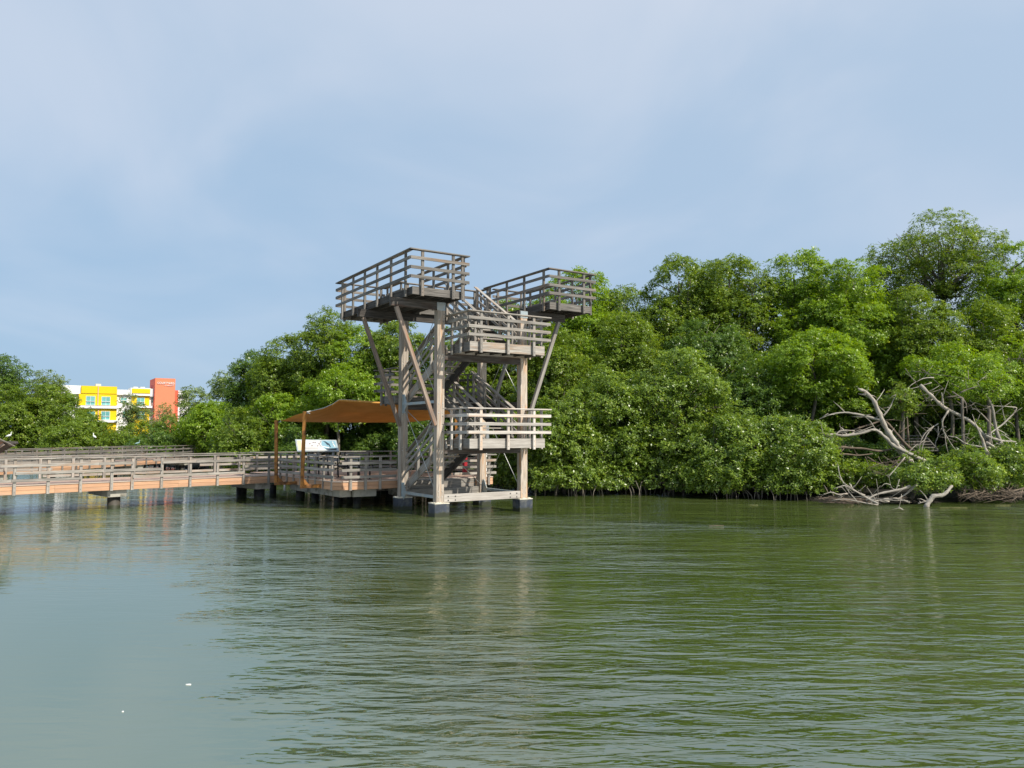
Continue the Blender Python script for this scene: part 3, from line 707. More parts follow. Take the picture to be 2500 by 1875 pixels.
# small signs and box behind the stairs
p = uvw(A + PU + .14, B + .45, 0)
t = thing('notice_board', 'white upright notice board behind the lower stair landing beside the rear right leg', 'notice board', tuple(uvw(4.05, 3.80, DZ)), TR)
b_ = MB(); b_.box((.02, .02, 1.36), (.20, .06, 2.1)); b_.add([(-.02, .02, 2.10), (.20, .02, 2.10), (.04, .02, 2.34), (-.02, .05, 2.10), (.20, .05, 2.10), (.04, .05, 2.34)], [(0, 1, 2), (5, 4, 3), (0, 3, 4, 1), (1, 4, 5, 2), (2, 5, 3, 0)], [(0, 0, 0)] * 6)
b_.build('board', M['white_paint'], t)
b_ = MB(); b_.box((.08, .061, 0), (.14, .10, 1.6)); b_.build('post', M['white_paint'], t)
t = thing('rescue_box', 'small red cabinet on the rear railing low behind the tower stairs', 'cabinet', tuple(uvw(3.52, 4.35, DZ)), TR)
b_ = MB(); b_.box((-.12, -.08, .05), (.02, .06, .80)); b_.build('cabinet', M['red_paint'], t)
b_ = MB(); b_.box((-.11, -.092, .12), (.01, -.081, .74)); b_.build('door', M['red_paint'], t)

# ------------------------------------------------------------------ the hotel behind the trees
HO = at(169, 1061, 150); HD = Vector((.84, .543, 0)).normalized()     # facade line
HN = Vector((HD.y, -HD.x, 0))                                         # outward normal (towards us)
hrz = math.atan2(HD.y, HD.x)
hotel = thing('hotel', 'yellow, white and orange hotel with a sign tower rising above the trees at left', 'hotel', (HO.x, HO.y, 0), hrz)
def fs(px, py, off=0.0):
    """position along the facade and height, where a photo ray meets the facade plane set forward by off"""
    base = Vector((HO.x, HO.y, 0)) + HN * off
    r = ray(px, py); c = Vector((0, 0, EYE)); t = (base - c).dot(HN) / r.dot(HN); q = c + r * t
    return (q - Vector((HO.x, HO.y, 0))).dot(HD), q.z
def hbox(b_, x0, y0, x1, y1, front, back, zlow=None):
    s0, z1 = fs(x0, y0, front); s1, _ = fs(x1, y0, front); _, z0 = fs((x0 + x1) / 2, y1, front)
    if zlow is not None: z0 = zlow
    b_.box((s0, -front, z0), (s1, -back, z1))
def hpart(name, mat, rects):
    b_ = MB()
    for r in rects: hbox(b_, *r)
    return b_.build(name, M[mat], hotel)
hpart('main_wall', 'white_paint', [(120, 951, 462, 1080, 0, -14, 0.5)])
for q in ((120, 939, 198, 961, .6, -3), (286, 951, 320, 964, .5, -3), (367, 949, 379, 968, .7, -3), (434, 953, 462, 968, .5, -3)): hpart('parapet', 'white_paint', [q])
hpart('yellow_bay', 'yellow_paint', [(193, 961, 286, 989.5, 1.0, 0), (199, 941.5, 286, 960.8, 1.0, -4), (196, 997.5, 285, 1035, 1.0, 0, .5)])
hpart('pier', 'pink_paint', [(239.3, 942, 241.6, 989.4, 1.12, 1.0), (239.3, 997.6, 241.6, 1035, 1.12, 1.0)])
hpart('balcony_band', 'white_paint', [(190, 989.6, 288, 996.8, 1.5, 0), (320, 990, 372, 995.5, 1.2, 0), (180, 1025, 288, 1031, 1.5, 0)])
hpart('upper_bay', 'white_paint', [(319, 946.6, 368, 966, .8, -3)])
hpart('yellow_panel', 'yellow_paint', [(322.5, 948.5, 367, 960.2, .9, .8), (322, 966.5, 365, 990, .3, 0), (322, 995.6, 365, 1030, .3, 0, .5)])
hpart('rooftop_unit', 'panel_white', [(234, 937, 247, 944, -1, -3)])
hpart('rooftop_unit', 'panel_white', [(326, 944, 337, 949, -1, -3)])
hpart('rooftop_unit', 'panel_white', [(343, 944.3, 354, 949.5, -1, -3)])
# sign tower
s0, zt = fs(379.5, 922.8, 1.6); s1, _ = fs(428.5, 922.8, 1.6); sl = s0
twr = MB(); twr.box((s0, -1.6, .5), (s1, 5.5, zt)); twr_o = twr.build('sign_tower', M['orange_paint'], hotel)
b_ = MB(); b_.box((s0 - .06, -1.55, .5), (s0 - .002, 5.5, zt - .05)); b_.build('side_wall', M['coral_paint'], hotel)
b_ = MB(); b_.box((s0 - .10, 1.9, fs(365, 950, 0)[1]), (s0 - .061, 3.2, fs(365, 938.5, 0)[1])); b_.build('roof_door', M['red_paint'], hotel)
b_ = MB(); b_.box((s1, -.9, .5), (s1 + .75, 4, fs(431, 953, .9)[1])); b_.build('side_bay', M['coral_paint'], hotel)
def window(x0, y0, x1, y1, front, rail=True):
    b_ = MB(); s0, z1 = fs(x0, y0, front); s1, z0 = fs(x1, y1, front)
    w_ = .07
    b_.box((s0 - w_, -front - .05, z0 - w_), (s0, -front + .02, z1 + w_)); b_.box((s1, -front - .05, z0 - w_), (s1 + w_, -front + .02, z1 + w_))
    b_.box((s0, -front - .05, z1), (s1, -front + .02, z1 + w_)); b_.box((s0, -front - .05, z0 - w_), (s1, -front + .02, z0))
    mdl = (s0 + s1) / 2; b_.box((mdl - .03, -front - .05, z0), (mdl + .03, -front + .01, z1))
    if rail: zr = z0 + (z1 - z0) * .42; b_.box((s0 - .05, -front - .18, zr - .05), (s1 + .05, -front - .10, zr + .05))
    f = b_.build('window', M['frame'], hotel)
    g = MB(); g.box((s0 + .002, -front - .02, z0 + .002), (mdl - .032, -front - .006, z1 - .002)); g.box((mdl + .032, -front - .02, z0 + .002), (s1 - .002, -front - .006, z1 - .002)); g.build('pane', M['glass'], f)
    return f
for q in ((211, 967.5, 231, 988.5, 1.0), (249, 969, 268, 989, 1.0), (248, 1004.5, 267, 1024.5, 1.0), (211, 1004.5, 231, 1024.5, 1.0), (295, 970.5, 309, 983, 0), (335, 971, 352, 989, .3), (335, 1004, 352, 1022, .3), (300, 1004, 314, 1018, 0), (369.5, 968, 377, 983, 0), (160, 968, 182, 985, 0)):
    window(*q)
fontc = None
def lettering(body, s_, z, size, mat, name, width, front):
    c = bpy.data.curves.new(name, 'FONT'); c.body = body; c.size = size; c.extrude = .06; c.offset = .012 * size; c.space_character = 1.12
    tmp = bpy.data.objects.new(name, c); coll.objects.link(tmp); dg = bpy.context.evaluated_depsgraph_get(); dg.update()
    me = bpy.data.meshes.new_from_object(tmp.evaluated_get(dg)); bpy.data.objects.remove(tmp)
    xs = [v.co.x for v in me.vertices]; w0 = max(xs) - min(xs); k = width / w0
    o = bpy.data.objects.new(name, me); coll.objects.link(o); o.parent = twr_o; me.materials.clear(); me.materials.append(mat)
    o.rotation_euler = (math.pi / 2, 0, 0); o.scale = (k, 1, 1); o.location = (s_, -front - .065, z)
    return o
a, z1 = fs(384, 932.3, 1.6); c, z0 = fs(425, 938.6, 1.6)
lettering('COURTYARD', a, z0, (z1 - z0) * 1.42, M['white_paint'], 'lettering', c - a, 1.6)
a, z1 = fs(401.5, 940.2, 1.6); c, z0 = fs(424, 942.8, 1.6)
lettering('BY MARRIOTT', a, z0, (z1 - z0) * 1.42, M['white_paint'], 'lettering', c - a, 1.6)
#TREES
# ------------------------------------------------------------------ trees: trunk and limbs, crown of leaf whorls in clumps on lobes
def sph(n_):
    v = rng.normal(size=(n_, 3)); return v / np.linalg.norm(v, axis=1)[:, None]
def leaves_mesh(name, tips, dirs, leaf, nl, mat, parent, org, wide=.46):
    """a whorl of nl folded leaves at every tip"""
    n_ = len(tips)
    a = np.cross(dirs, np.array([.3, .2, 1.])); a /= np.linalg.norm(a, axis=1)[:, None] + 1e-9; b_ = np.cross(dirs, a)
    T = np.repeat(tips, nl, 0); D = np.repeat(dirs, nl, 0); A_ = np.repeat(a, nl, 0); B_ = np.repeat(b_, nl, 0)
    ph = (np.tile(np.arange(nl), n_) * (2 * math.pi / nl) + np.repeat(rng.random(n_) * 6.28, nl) + rng.normal(size=n_ * nl) * .35)[:, None]
    out_ = A_ * np.cos(ph) + B_ * np.sin(ph)
    el = np.clip(rng.normal(.45, .30, size=(n_ * nl, 1)), -.3, 1.2)
    L = out_ * np.cos(el) + D * np.sin(el); L += rng.normal(size=L.shape) * .12; L /= np.linalg.norm(L, axis=1)[:, None]
    S = np.cross(L, D); S /= np.linalg.norm(S, axis=1)[:, None] + 1e-9; N = np.cross(S, L)
    ln = leaf * rng.uniform(.65, 1.25, size=(n_ * nl, 1)); wd = ln * wide * .5
    base = T + L * ln * .15 + rng.normal(size=T.shape) * leaf * .12
    tip = base + L * ln - N * ln * .12; mid = base + L * ln * .55
    p1 = mid + S * wd + N * wd * .35; p2 = mid - S * wd + N * wd * .35
    V = np.stack([base, p1, tip, p2], 1).reshape(-1, 3) - np.array(org)
    nf = n_ * nl
    me = bpy.data.meshes.new(name)
    me.vertices.add(nf * 4); me.vertices.foreach_set('co', V.astype(np.float32).ravel())
    me.loops.add(nf * 4); me.loops.foreach_set('vertex_index', np.arange(nf * 4, dtype=np.int32))
    me.polygons.add(nf); me.polygons.foreach_set('loop_start', np.arange(0, nf * 4, 4, dtype=np.int32)); me.polygons.foreach_set('loop_total', np.full(nf, 4, dtype=np.int32))
    me.update(calc_edges=True)
    lv = np.clip(np.repeat(rng.normal(.45, .16, n_), nl) + rng.normal(0, .15, nf), 0, 1); lv[rng.random(nf) < .015] = 1.
    at_ = me.attributes.new('lv', 'FLOAT', 'FACE'); at_.data.foreach_set('value', lv.astype(np.float32))
    me.materials.append(mat)
    o = bpy.data.objects.new(name, me); coll.objects.link(o); o.parent = parent
    return o
LEAFCOUNT = 0
def crown(lobes, leaf, dens, mat, parent, org, clump=.55, nl=6, floor=.16, name='crown', gaps=1.9, front=True):
    """lobes = rows (x,y,z,r,rz). leaves sit in clumps on and just inside the lobes"""
    global LEAFCOUNT
    leaf = leaf * .88
    tips = []; dirs = []
    lob = np.array(lobes, dtype=float); fx, fy, fz, fp = rng.uniform(.8, 2.2), rng.uniform(.8, 2.2), rng.uniform(1.2, 2.6), rng.uniform(0, 6)
    for i, (x, y, z, r, rz) in enumerate(lob):
        area = 4 * math.pi * r * (r * .5 + rz * .5)
        n_ = max(5, int(area / (clump * clump * 1.05)))
        d = sph(n_); rad = rng.uniform(.78, 1.10, (n_, 1)); rad[rng.random(n_) < .25] *= .68
        c = np.array([x, y, z]) + d * rad * np.array([r, r, rz])
        if front:   # the far side of a crown carries fewer clumps
            keep = (d[:, 1] < .35) | (rng.random(n_) < .5); c = c[keep]; d = d[keep]
        gap = np.sin(c[:, 0] * fx + fp) + np.sin(c[:, 1] * fy + c[:, 0] * .9 + fp * 2) + np.sin(c[:, 2] * fz + fp * 3)
        keep = gap < gaps; c = c[keep]; d = d[keep]      # hollows where the crown opens
        for j in range(len(lob)):          # drop most clumps buried in another lobe
            if j == i: continue
            q = (c - lob[j, :3]) / lob[j, [3, 3, 4]]; ins = (np.linalg.norm(q, axis=1) < .72) & (rng.random(len(c)) < .8); c = c[~ins]; d = d[~ins]
        for k in range(len(c)):
            rp = clump * rng.uniform(.55, 1.15)
            nt_ = max(4, int(dens * 2.2 * math.pi * rp * rp / (leaf * leaf * 1.9)))
            e = sph(nt_); e[:, 2] = np.where(rng.random(nt_) < .3, -1, 1) * np.abs(e[:, 2]); e += d[k] * .45; e /= np.linalg.norm(e, axis=1)[:, None]
            p = c[k] + e * rp * rng.uniform(.45, 1.08, (nt_, 1)) * np.array([1.1, 1.1, .8])
            g = e * .6 + d[k] * .25 + np.array([0, 0, .75]) + rng.normal(size=e.shape) * .25
            tips.append(p); dirs.append(g / np.linalg.norm(g, axis=1)[:, None])
    T = np.concatenate(tips); D = np.concatenate(dirs); ok = T[:, 2] > floor; T = T[ok]; D = D[ok]
    LEAFCOUNT += len(T) * nl
    return leaves_mesh(name, T, D, leaf, nl, mat, parent, org)
def limb(b_, p0, p1, r0, r1, bend=.12, n_=6, k=7):
    p0 = Vector(p0); p1 = Vector(p1); L = (p1 - p0).length; pts = []
    w = Vector((random.uniform(-1, 1), random.uniform(-1, 1), random.uniform(-.3, 1))) * L * bend
    for i in range(n_ + 1):
        t = i / n_; j = Vector((random.uniform(-1, 1), random.uniform(-1, 1), random.uniform(-1, 1))) * L * .018
        pts.append(p0.lerp(p1, t) + w * math.sin(math.pi * t) + (j if 0 < i < n_ else Vector()))
    b_.tube(pts, [r0 + (r1 - r0) * i / n_ for i in range(n_ + 1)], k, knob=.10); return pts
def tree(label, px, ptop, Y, hw, zlow=.3, mat='leaf_mid', leaf=.13, dens=.62, clump=.55, lobes=8, depth=.8, group='mangrove trees on the bank', name='mangrove_tree', cat='tree', top=.0, twigs=10, trunk_mat='bark', flat_=1.0, roots=True, skirt=0):
    """px, ptop: where the top of the crown stands in the photo; Y its distance; hw half width in photo pixels"""
    P = at(px, ptop, Y); ztop = P.z; R = hw * Y / F; cx, cy = P.x, Y
    t = thing(name, label, cat, (cx, cy, 0.1), 0, group); org = (cx, cy, 0.1)
    H = ztop - zlow; zc = (ztop + zlow) / 2
    rows = []
    # crown lobes: one leads to the top, the rest spread through an egg shape
    r = min(R, H / 2) * random.uniform(.50, .58)
    rows.append((cx + random.uniform(-.12, .12) * R, cy, ztop - r * .98, r, r * .95))
    tries = 0
    while len(rows) < lobes + 3 and tries < 500:
        tries += 1
        th_ = random.uniform(0, 2 * math.pi); q = math.sqrt(random.uniform(.12, 1)); zz = random.uniform(-1, 1)
        r = min(R, H / 2) * random.uniform(.38, .62)
        w = math.sqrt(max(0, 1 - zz * zz * .72))
        x = cx + math.cos(th_) * q * w * max(0, R - r); y = cy + math.sin(th_) * q * w * max(0, R - r) * depth; z = zc + zz * (H / 2 - r)
        if any(((x - a[0]) ** 2 + (y - a[1]) ** 2 + (z - a[2]) ** 2) < (.46 * (r + a[3])) ** 2 for a in rows): continue
        rows.append((x, y, z, r, r * random.uniform(.75, .95) * flat_))
    for k in range(skirt):     # low lobes leaning out over the water
        r = R * random.uniform(.26, .34); a_ = -math.pi * (k + .5) / skirt
        rows.append((cx + math.cos(a_) * (R - r), cy + math.sin(a_) * (R - r) * depth * .8, r * .72 + .30, r, r * .8))
    crown(rows, leaf, dens, M[mat], t, org, clump, gaps=1.2 if skirt else 1.8, floor=.27 if skirt else .16)
    b_ = MB(); base = Vector((cx + random.uniform(-.2, .2), cy + random.uniform(0, .4), 0)); fork = Vector((cx + random.uniform(-.3, .3) * R * .3, cy, max(zlow + .3, zlow + H * .22)))
    r0 = max(.07, H * .018)
    limb(b_, base, fork, r0 * 1.3, r0, .04)
    for a in rows:
        pts = limb(b_, fork, (a[0], a[1], a[2] + a[4] * .2), r0 * .75, r0 * .22, .10)
        for k in range(max(2, twigs // 3)):
            e = Vector(sph(1)[0]); e.z = abs(e.z)
            limb(b_, pts[random.randint(2, 6)], Vector(a[:3]) + e * a[3] * 1.02, r0 * .26, .008, .08, 4, 5)
    b_.build('trunk', M[trunk_mat], t, org)
    if roots:
        b_ = MB()
        for k in range(9):
            th_ = random.uniform(0, 2 * math.pi); rr = random.uniform(.4, 1.2) * min(1.2, R * .5)
            p1 = base + Vector((math.cos(th_) * rr, math.sin(th_) * rr - .2, -.25)); p0 = base + Vector((0, 0, random.uniform(.4, 1.1))); md_ = p0.lerp(p1, .5) + Vector((math.cos(th_) * rr * .25, math.sin(th_) * rr * .25, .25))
            b_.tube([p0, p0.lerp(md_, .6) + Vector((0, 0, .05)), md_, p1.lerp(md_, .5), p1], [.045, .04, .035, .03, .028], 5, knob=.1)
        if skirt:          # arching roots standing in the water along the front
            for k in range(16):
                x = cx + random.uniform(-.9, .9) * R; y = cy - R * depth * random.uniform(.35, .75); h_ = random.uniform(.3, .7); w = random.uniform(-.4, .4)
                b_.tube([(x, y + .5, h_), (x + w * .4, y + .2, h_ * .9), (x + w * .8, y, h_ * .4), (x + w, y - .05, -.2)], [.022, .02, .017, .014], 5, knob=.15)
        b_.build('prop_roots', M[trunk_mat], t, org)
    return t

SH = 'mangroves overhanging the water'
# waterside row, from the tower towards the right
tree('low glossy mangrove overhanging the water just right of the tower legs', 1370, 960, 33.6, 105, .25, 'leaf_shore', .135, .6, .42, 9, skirt=5, group=SH)
tree('olive-tipped mangrove rising in a peak over the water right of the tower', 1475, 905, 34.4, 120, .45, 'leaf_shore', .135, .6, .45, 10, skirt=5, group=SH)
tree('rounded pale-tipped mangrove in the middle of the waterside row', 1640, 855, 34.2, 135, .5, 'leaf_shore', .14, .58, .46, 11, skirt=5, group=SH)
tree('broad mangrove reaching low over the water left of the driftwood', 1800, 1000, 32.3, 135, .25, 'leaf_shore', .135, .6, .42, 10, skirt=5, group=SH)
tree('dark low mangrove beside the pile of bare driftwood', 1945, 1020, 31.3, 100, .25, 'leaf_shore', .135, .6, .42, 8, skirt=5, group=SH)
tree('shadowed mangrove seen through the tower legs at the water', 1235, 1010, 35.6, 80, .3, 'leaf_shore', .14, .6, .42, 8, skirt=5, group=SH)
tree('low bright bush spreading in front of the fallen trunks at right', 2240, 1108, 29.5, 105, .32, 'leaf_shore', .125, .6, .38, 8, flat_=.7, name='mangrove_bush', cat='bush', roots=False, group=SH)
tree('low bush with a rounded top between the curved limb and the right edge', 2365, 1100, 29.9, 95, .3, 'leaf_shore', .125, .6, .38, 8, flat_=.8, name='mangrove_bush', cat='bush', roots=False, group=SH)
tree('low bush at the right edge of the photo above the dark bank', 2470, 1090, 30.6, 90, .25, 'leaf_shore', .125, .6, .38, 7, flat_=.8, name='mangrove_bush', cat='bush', roots=False, group=SH)
tree('small low bush behind the driftwood pile under the leaning pale trunk', 2085, 1128, 30.8, 75, .3, 'leaf_mid', .11, .5, .36, 6, name='mangrove_bush', cat='bush', roots=False, group=SH)
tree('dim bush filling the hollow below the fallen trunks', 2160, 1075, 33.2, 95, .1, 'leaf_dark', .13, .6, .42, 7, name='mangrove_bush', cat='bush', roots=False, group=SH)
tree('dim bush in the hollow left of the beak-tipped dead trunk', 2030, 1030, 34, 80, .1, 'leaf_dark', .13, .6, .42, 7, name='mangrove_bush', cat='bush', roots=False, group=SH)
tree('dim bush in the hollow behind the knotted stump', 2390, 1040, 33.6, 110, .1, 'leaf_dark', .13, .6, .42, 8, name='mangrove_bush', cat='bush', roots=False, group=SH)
tree('leafy sprig growing through the upper part of the right tangle', 2200, 945, 31.8, 60, 3.2, 'leaf_mid', .11, .4, .34, 5, name='mangrove_bush', cat='bush', roots=False, group=SH)
tree('leafy sprig hanging over the right tangle near the edge', 2410, 905, 31.5, 70, 3.9, 'leaf_bright', .11, .42, .34, 6, name='mangrove_bush', cat='bush', roots=False, group=SH)
# middle row
MR = 'mangroves of the middle row'
tree('mid green mangrove behind the right lookout platform strut', 1350, 800, 38, 115, 1.2, 'leaf_mid', .125, .6, .5, 10, group=MR)
tree('mangrove with a dark hollow on its left, above the olive-tipped one', 1530, 775, 39, 110, 1.2, 'leaf_mid', .13, .6, .5, 10, group=MR)
tree('dark mangrove in the centre of the right hand wood', 1730, 780, 38.5, 120, 1.5, 'leaf_dark', .13, .6, .5, 10, group=MR)
tree('deep green mangrove left of the bright overhanging clump', 1850, 880, 36, 100, 1., 'leaf_dark', .125, .6, .48, 9, group=MR)
tree('bright yellow-green clump overhanging the dark gap above the driftwood', 2000, 810, 35.5, 150, 3.9, 'leaf_bright', .12, .56, .48, 13, flat_=.75, depth=.6, roots=False, group=MR)
tree('bright leaning crown above the tangle of grey branches at right', 2320, 850, 34.5, 125, 4.1, 'leaf_bright', .115, .55, .45, 8, flat_=.8, depth=.5, roots=False, group=MR)
tree('bright green foliage at the right edge above the bare branches', 2470, 830, 35.5, 100, 3.4, 'leaf_bright', .115, .55, .45, 7, roots=False, group=MR)
tree('dark mangrove filling the gap behind the fallen trunks', 2150, 930, 40.5, 120, .4, 'leaf_dark', .13, .6, .5, 9, group=MR)
tree('dark mangrove behind the tangle at the right', 2330, 960, 41, 120, .4, 'leaf_dark', .13, .6, .5, 9, group=MR)
tree('dark mangrove behind the right edge bushes', 2480, 960, 40, 100, .4, 'leaf_dark', .13, .6, .5, 8, group=MR)
# skyline row
SK = 'tall mangroves on the skyline'
tree('tall mangrove whose top shows behind the right lookout platform', 1400, 668, 43, 125, 1.5, 'leaf_bright', .14, .6, .55, 11, group=SK)
tree('tall mangrove in the dip of the skyline', 1520, 705, 44, 110, 1.5, 'leaf_mid', .14, .6, .55, 10, group=SK)
tree('domed tall mangrove right of the dip in the skyline', 1650, 634, 42.5, 120, 1.5, 'leaf_mid', .14, .58, .55, 11, group=SK)
tree('tall yellowish mangrove in the middle of the right skyline', 1790, 632, 42, 115, 1.5, 'leaf_mid', .14, .58, .55, 11, group=SK)
tree('broad tall mangrove right of the skyline middle', 1925, 620, 41.5, 115, 1.5, 'leaf_bright', .14, .58, .55, 11, group=SK)
tree('tall mangrove just below the open feathery crown', 2080, 640, 40, 120, 2.2, 'leaf_bright', .135, .58, .52, 11, group=SK)
tree('open feathery crown standing highest on the skyline, sky showing through', 2285, 520, 43.5, 172, 9.0, 'leaf_mid', .125, .19, .40, 15, flat_=.75, twigs=24, group=SK)
tree('tall mangrove right of the feathery crown', 2230, 715, 39, 120, 3.4, 'leaf_mid', .13, .58, .52, 10, group=SK)
tree('tall mangrove cut by the right edge of the photo', 2460, 600, 41, 130, 2.5, 'leaf_bright', .135, .5, .52, 11, group=SK)
tree('shaded mangrove under the tall one at the right edge', 2400, 745, 38.5, 105, 3.4, 'leaf_mid', .13, .55, .5, 9, group=SK)
tree('tall mangrove behind the dip between the platform and the dome', 1465, 720, 46.5, 120, 2, 'leaf_mid', .16, .6, .6, 10, group=SK, roots=False)
tree('tall mangrove closing the skyline right of the dome', 1722, 655, 46.5, 120, 3, 'leaf_mid', .16, .6, .6, 11, group=SK, roots=False)
tree('tall mangrove closing the skyline left of the feathery crown', 2010, 650, 46.5, 130, 3, 'leaf_mid', .16, .6, .6, 11, group=SK, roots=False)
tree('tall mangrove behind the lower left part of the feathery crown', 2150, 655, 46, 110, 3, 'leaf_mid', .16, .6, .6, 10, group=SK, roots=False)
# behind and left of the tower
BT = 'mangroves behind the tower and deck'
tree('mangrove between the two lookout platforms', 1235, 745, 43, 110, 1.5, 'leaf_mid', .14, .6, .52, 10, group=BT)
tree('mangrove behind the stairs of the tower', 1110, 805, 42, 100, 1.5, 'leaf_mid', .14, .6, .52, 10, group=BT)
tree('mangrove behind the left rear leg of the tower', 975, 782, 43, 100, 3.2, 'leaf_mid', .14, .6, .52, 10, group=BT)
tree('tall mangrove below the left lookout platform', 885, 800, 43.5, 95, 3.2, 'leaf_bright', .14, .6, .52, 10, group=BT)
tree('peaked mangrove whose tip is highest left of the tower', 800, 768, 44, 95, 2.6, 'leaf_mid', .14, .58, .52, 10, group=BT)
tree('rounded mangrove above the shade sail', 830, 905, 40.5, 110, 3.0, 'leaf_bright', .135, .6, .5, 9, group=BT)
tree('mangrove descending the slope left of the peak', 700, 835, 45, 95, 1.5, 'leaf_mid', .145, .6, .55, 10, group=BT)
tree('dark mangrove with pointed top at the left foot of the slope', 622, 868, 47, 70, 1.5, 'leaf_dark', .15, .6, .55, 9, group=BT)
tree('bright mangrove above the left rusty post', 690, 960, 42.5, 100, 1.0, 'leaf_bright', .14, .6, .5, 10, group=BT)
tree('shaded mangrove reaching the water left of the deck', 610, 1000, 42, 95, .3, 'leaf_mid', .14, .6, .5, 10, group=BT)
tree('dark bushy mangrove behind the slanted sign', 735, 1040, 40.3, 75, .3, 'leaf_dark', .13, .6, .46, 8, group=BT)
tree('shadowed mangrove in the hollow behind the deck rail', 900, 1035, 43.5, 110, .3, 'leaf_dark', .14, .6, .5, 9, group=BT)
tree('shadowed mangrove behind the stair foot', 1040, 1000, 41, 100, .3, 'leaf_dark', .14, .6, .5, 9, group=BT)
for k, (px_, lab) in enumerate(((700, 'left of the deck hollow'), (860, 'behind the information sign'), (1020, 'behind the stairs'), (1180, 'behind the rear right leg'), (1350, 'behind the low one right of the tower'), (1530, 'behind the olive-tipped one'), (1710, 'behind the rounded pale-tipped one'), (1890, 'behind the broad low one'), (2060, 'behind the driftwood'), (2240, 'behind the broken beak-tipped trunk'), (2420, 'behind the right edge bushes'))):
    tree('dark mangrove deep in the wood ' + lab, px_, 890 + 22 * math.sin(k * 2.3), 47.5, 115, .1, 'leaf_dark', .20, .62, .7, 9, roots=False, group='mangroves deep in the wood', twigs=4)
# far left, in front of the hotel
FL = 'trees before the hotel'
tree('pale rounded tree right of the hotel on the skyline', 562, 912, 62, 46, 1.5, 'leaf_pale', .19, .5, .6, 8, group=FL)
tree('pale round-topped tree directly right of the sign tower', 480, 953, 66, 52, 1.5, 'leaf_pale', .2, .5, .62, 8, group=FL)
tree('bright green tree between the two boardwalks and the hotel', 520, 985, 56, 85, 1., 'leaf_bright', .18, .6, .62, 9, group=FL)
tree('green tree low in front of the sign tower', 430, 1018, 60, 75, .6, 'leaf_mid', .19, .6, .65, 9, group=FL)
tree('green tree low in front of the yellow bay', 320, 1036, 63, 75, .6, 'leaf_mid', .19, .6, .65, 9, group=FL)
tree('sparse olive tree in front of the white wall between the yellow bays', 325, 966, 82, 38, 2.5, 'leaf_pale', .2, .20, .5, 8, twigs=20, group=FL)
tree('half-bare olive tree with forked grey branches in front of the sign tower', 392, 985, 80, 40, 2.5, 'leaf_pale', .2, .10, .5, 7, twigs=26, trunk_mat='deadwood', group=FL)
tree('green tree sloping down to the yellow bay from the left', 215, 1018, 62, 75, .6, 'leaf_mid', .19, .6, .65, 9, group=FL)
tree('large green tree left of the yellow bay', 130, 950, 64, 90, .6, 'leaf_mid', .2, .6, .68, 10, group=FL)
tree('pale feathery tree standing over the green slope at left', 120, 906, 72, 58, 3, 'leaf_pale', .2, .35, .6, 9, flat_=.8, twigs=16, group=FL)
tree('spreading tree with an open top at the left edge', 28, 868, 70, 55, 4, 'leaf_dark', .2, .40, .6, 9, flat_=.75, twigs=16, group=FL)
tree('green tree filling the left edge under the open one', 25, 950, 62, 90, .6, 'leaf_mid', .19, .6, .65, 10, group=FL)
tree('low green tree behind the far boardwalk at left', 170, 1040, 56, 75, .4, 'leaf_mid', .18, .6, .6, 8, group=FL)
tree('low green tree behind the far boardwalk under the sign tower', 380, 1052, 55.5, 75, .4, 'leaf_dark', .18, .6, .6, 8, group=FL)
tree('low green tree behind the far boardwalk end', 270, 1055, 57, 60, .4, 'leaf_mid', .18, .6, .6, 8, group=FL)
print('LEAVES', LEAFCOUNT)

# ------------------------------------------------------------------ dead trunks and driftwood at the right
def branchset(name, label, cat, Y, lines, mat='deadwood', group=None):
    """lines: list of (radius0, radius1, [(px,py,dY)...]); the first is the trunk"""
    x, y, dy = lines[0][2][0]; o = at(x, y, Y + dy); o.z = .1
    t = thing(name, label, cat, tuple(o), 0, group)
    for i, (r0, r1, pts) in enumerate(lines):
        P = [at(a, b_, Y + c) for a, b_, c in pts]
        # smooth the traced line a little and roughen it
        Q = [P[0]]
        for j in range(len(P) - 1):
            for s_ in (.34, .67, 1.): 
                q = P[j].lerp(P[j + 1], s_)
                if s_ < 1: q += Vector((random.uniform(-1, 1), random.uniform(-1, 1), random.uniform(-1, 1))) * min(.03, r0 * .5)
                Q.append(q)
        for _ in range(1):
            Q = [Q[0]] + [(Q[k - 1] + Q[k] * 2 + Q[k + 1]) / 4 for k in range(1, len(Q) - 1)] + [Q[-1]]
        r0 *= .7; r1 *= .5
        m_ = MB(); m_.tube(Q, [(r0 + (r1 - r0) * k / (len(Q) - 1)) * (1 + .16 * math.sin(k * 2.3 + i)) for k in range(len(Q))], 9, knob=.22)
        if r0 > .018:          # broken stubs and twigs
            for k in range(int(len(Q) * .55)):
                q = Q[random.randint(1, len(Q) - 1)]; d_ = Vector((random.uniform(-1, 1), random.uniform(-.5, .5), random.uniform(-.5, 1))).normalized()
                l_ = random.choice((.08, .15, .3, .5, .8)) * random.uniform(.6, 1.2); e1 = q + d_ * l_ * .5 + Vector((random.uniform(-.05, .05), 0, random.uniform(-.03, .06))); e2 = q + d_ * l_
                if e2.z < -.05: continue
                m_.tube([q, e1, e2], [min(r0 * .45, .028), min(r0 * .3, .018), .005], 5, knob=.2)
        m_.build('trunk' if i == 0 else 'branch', M[mat], t, tuple(o))
    return t
def c9(x, y, d=0): return (1900 + x / 3.687, 850 + y / 3.687, d)
DG = 'dead wood at the right bank'
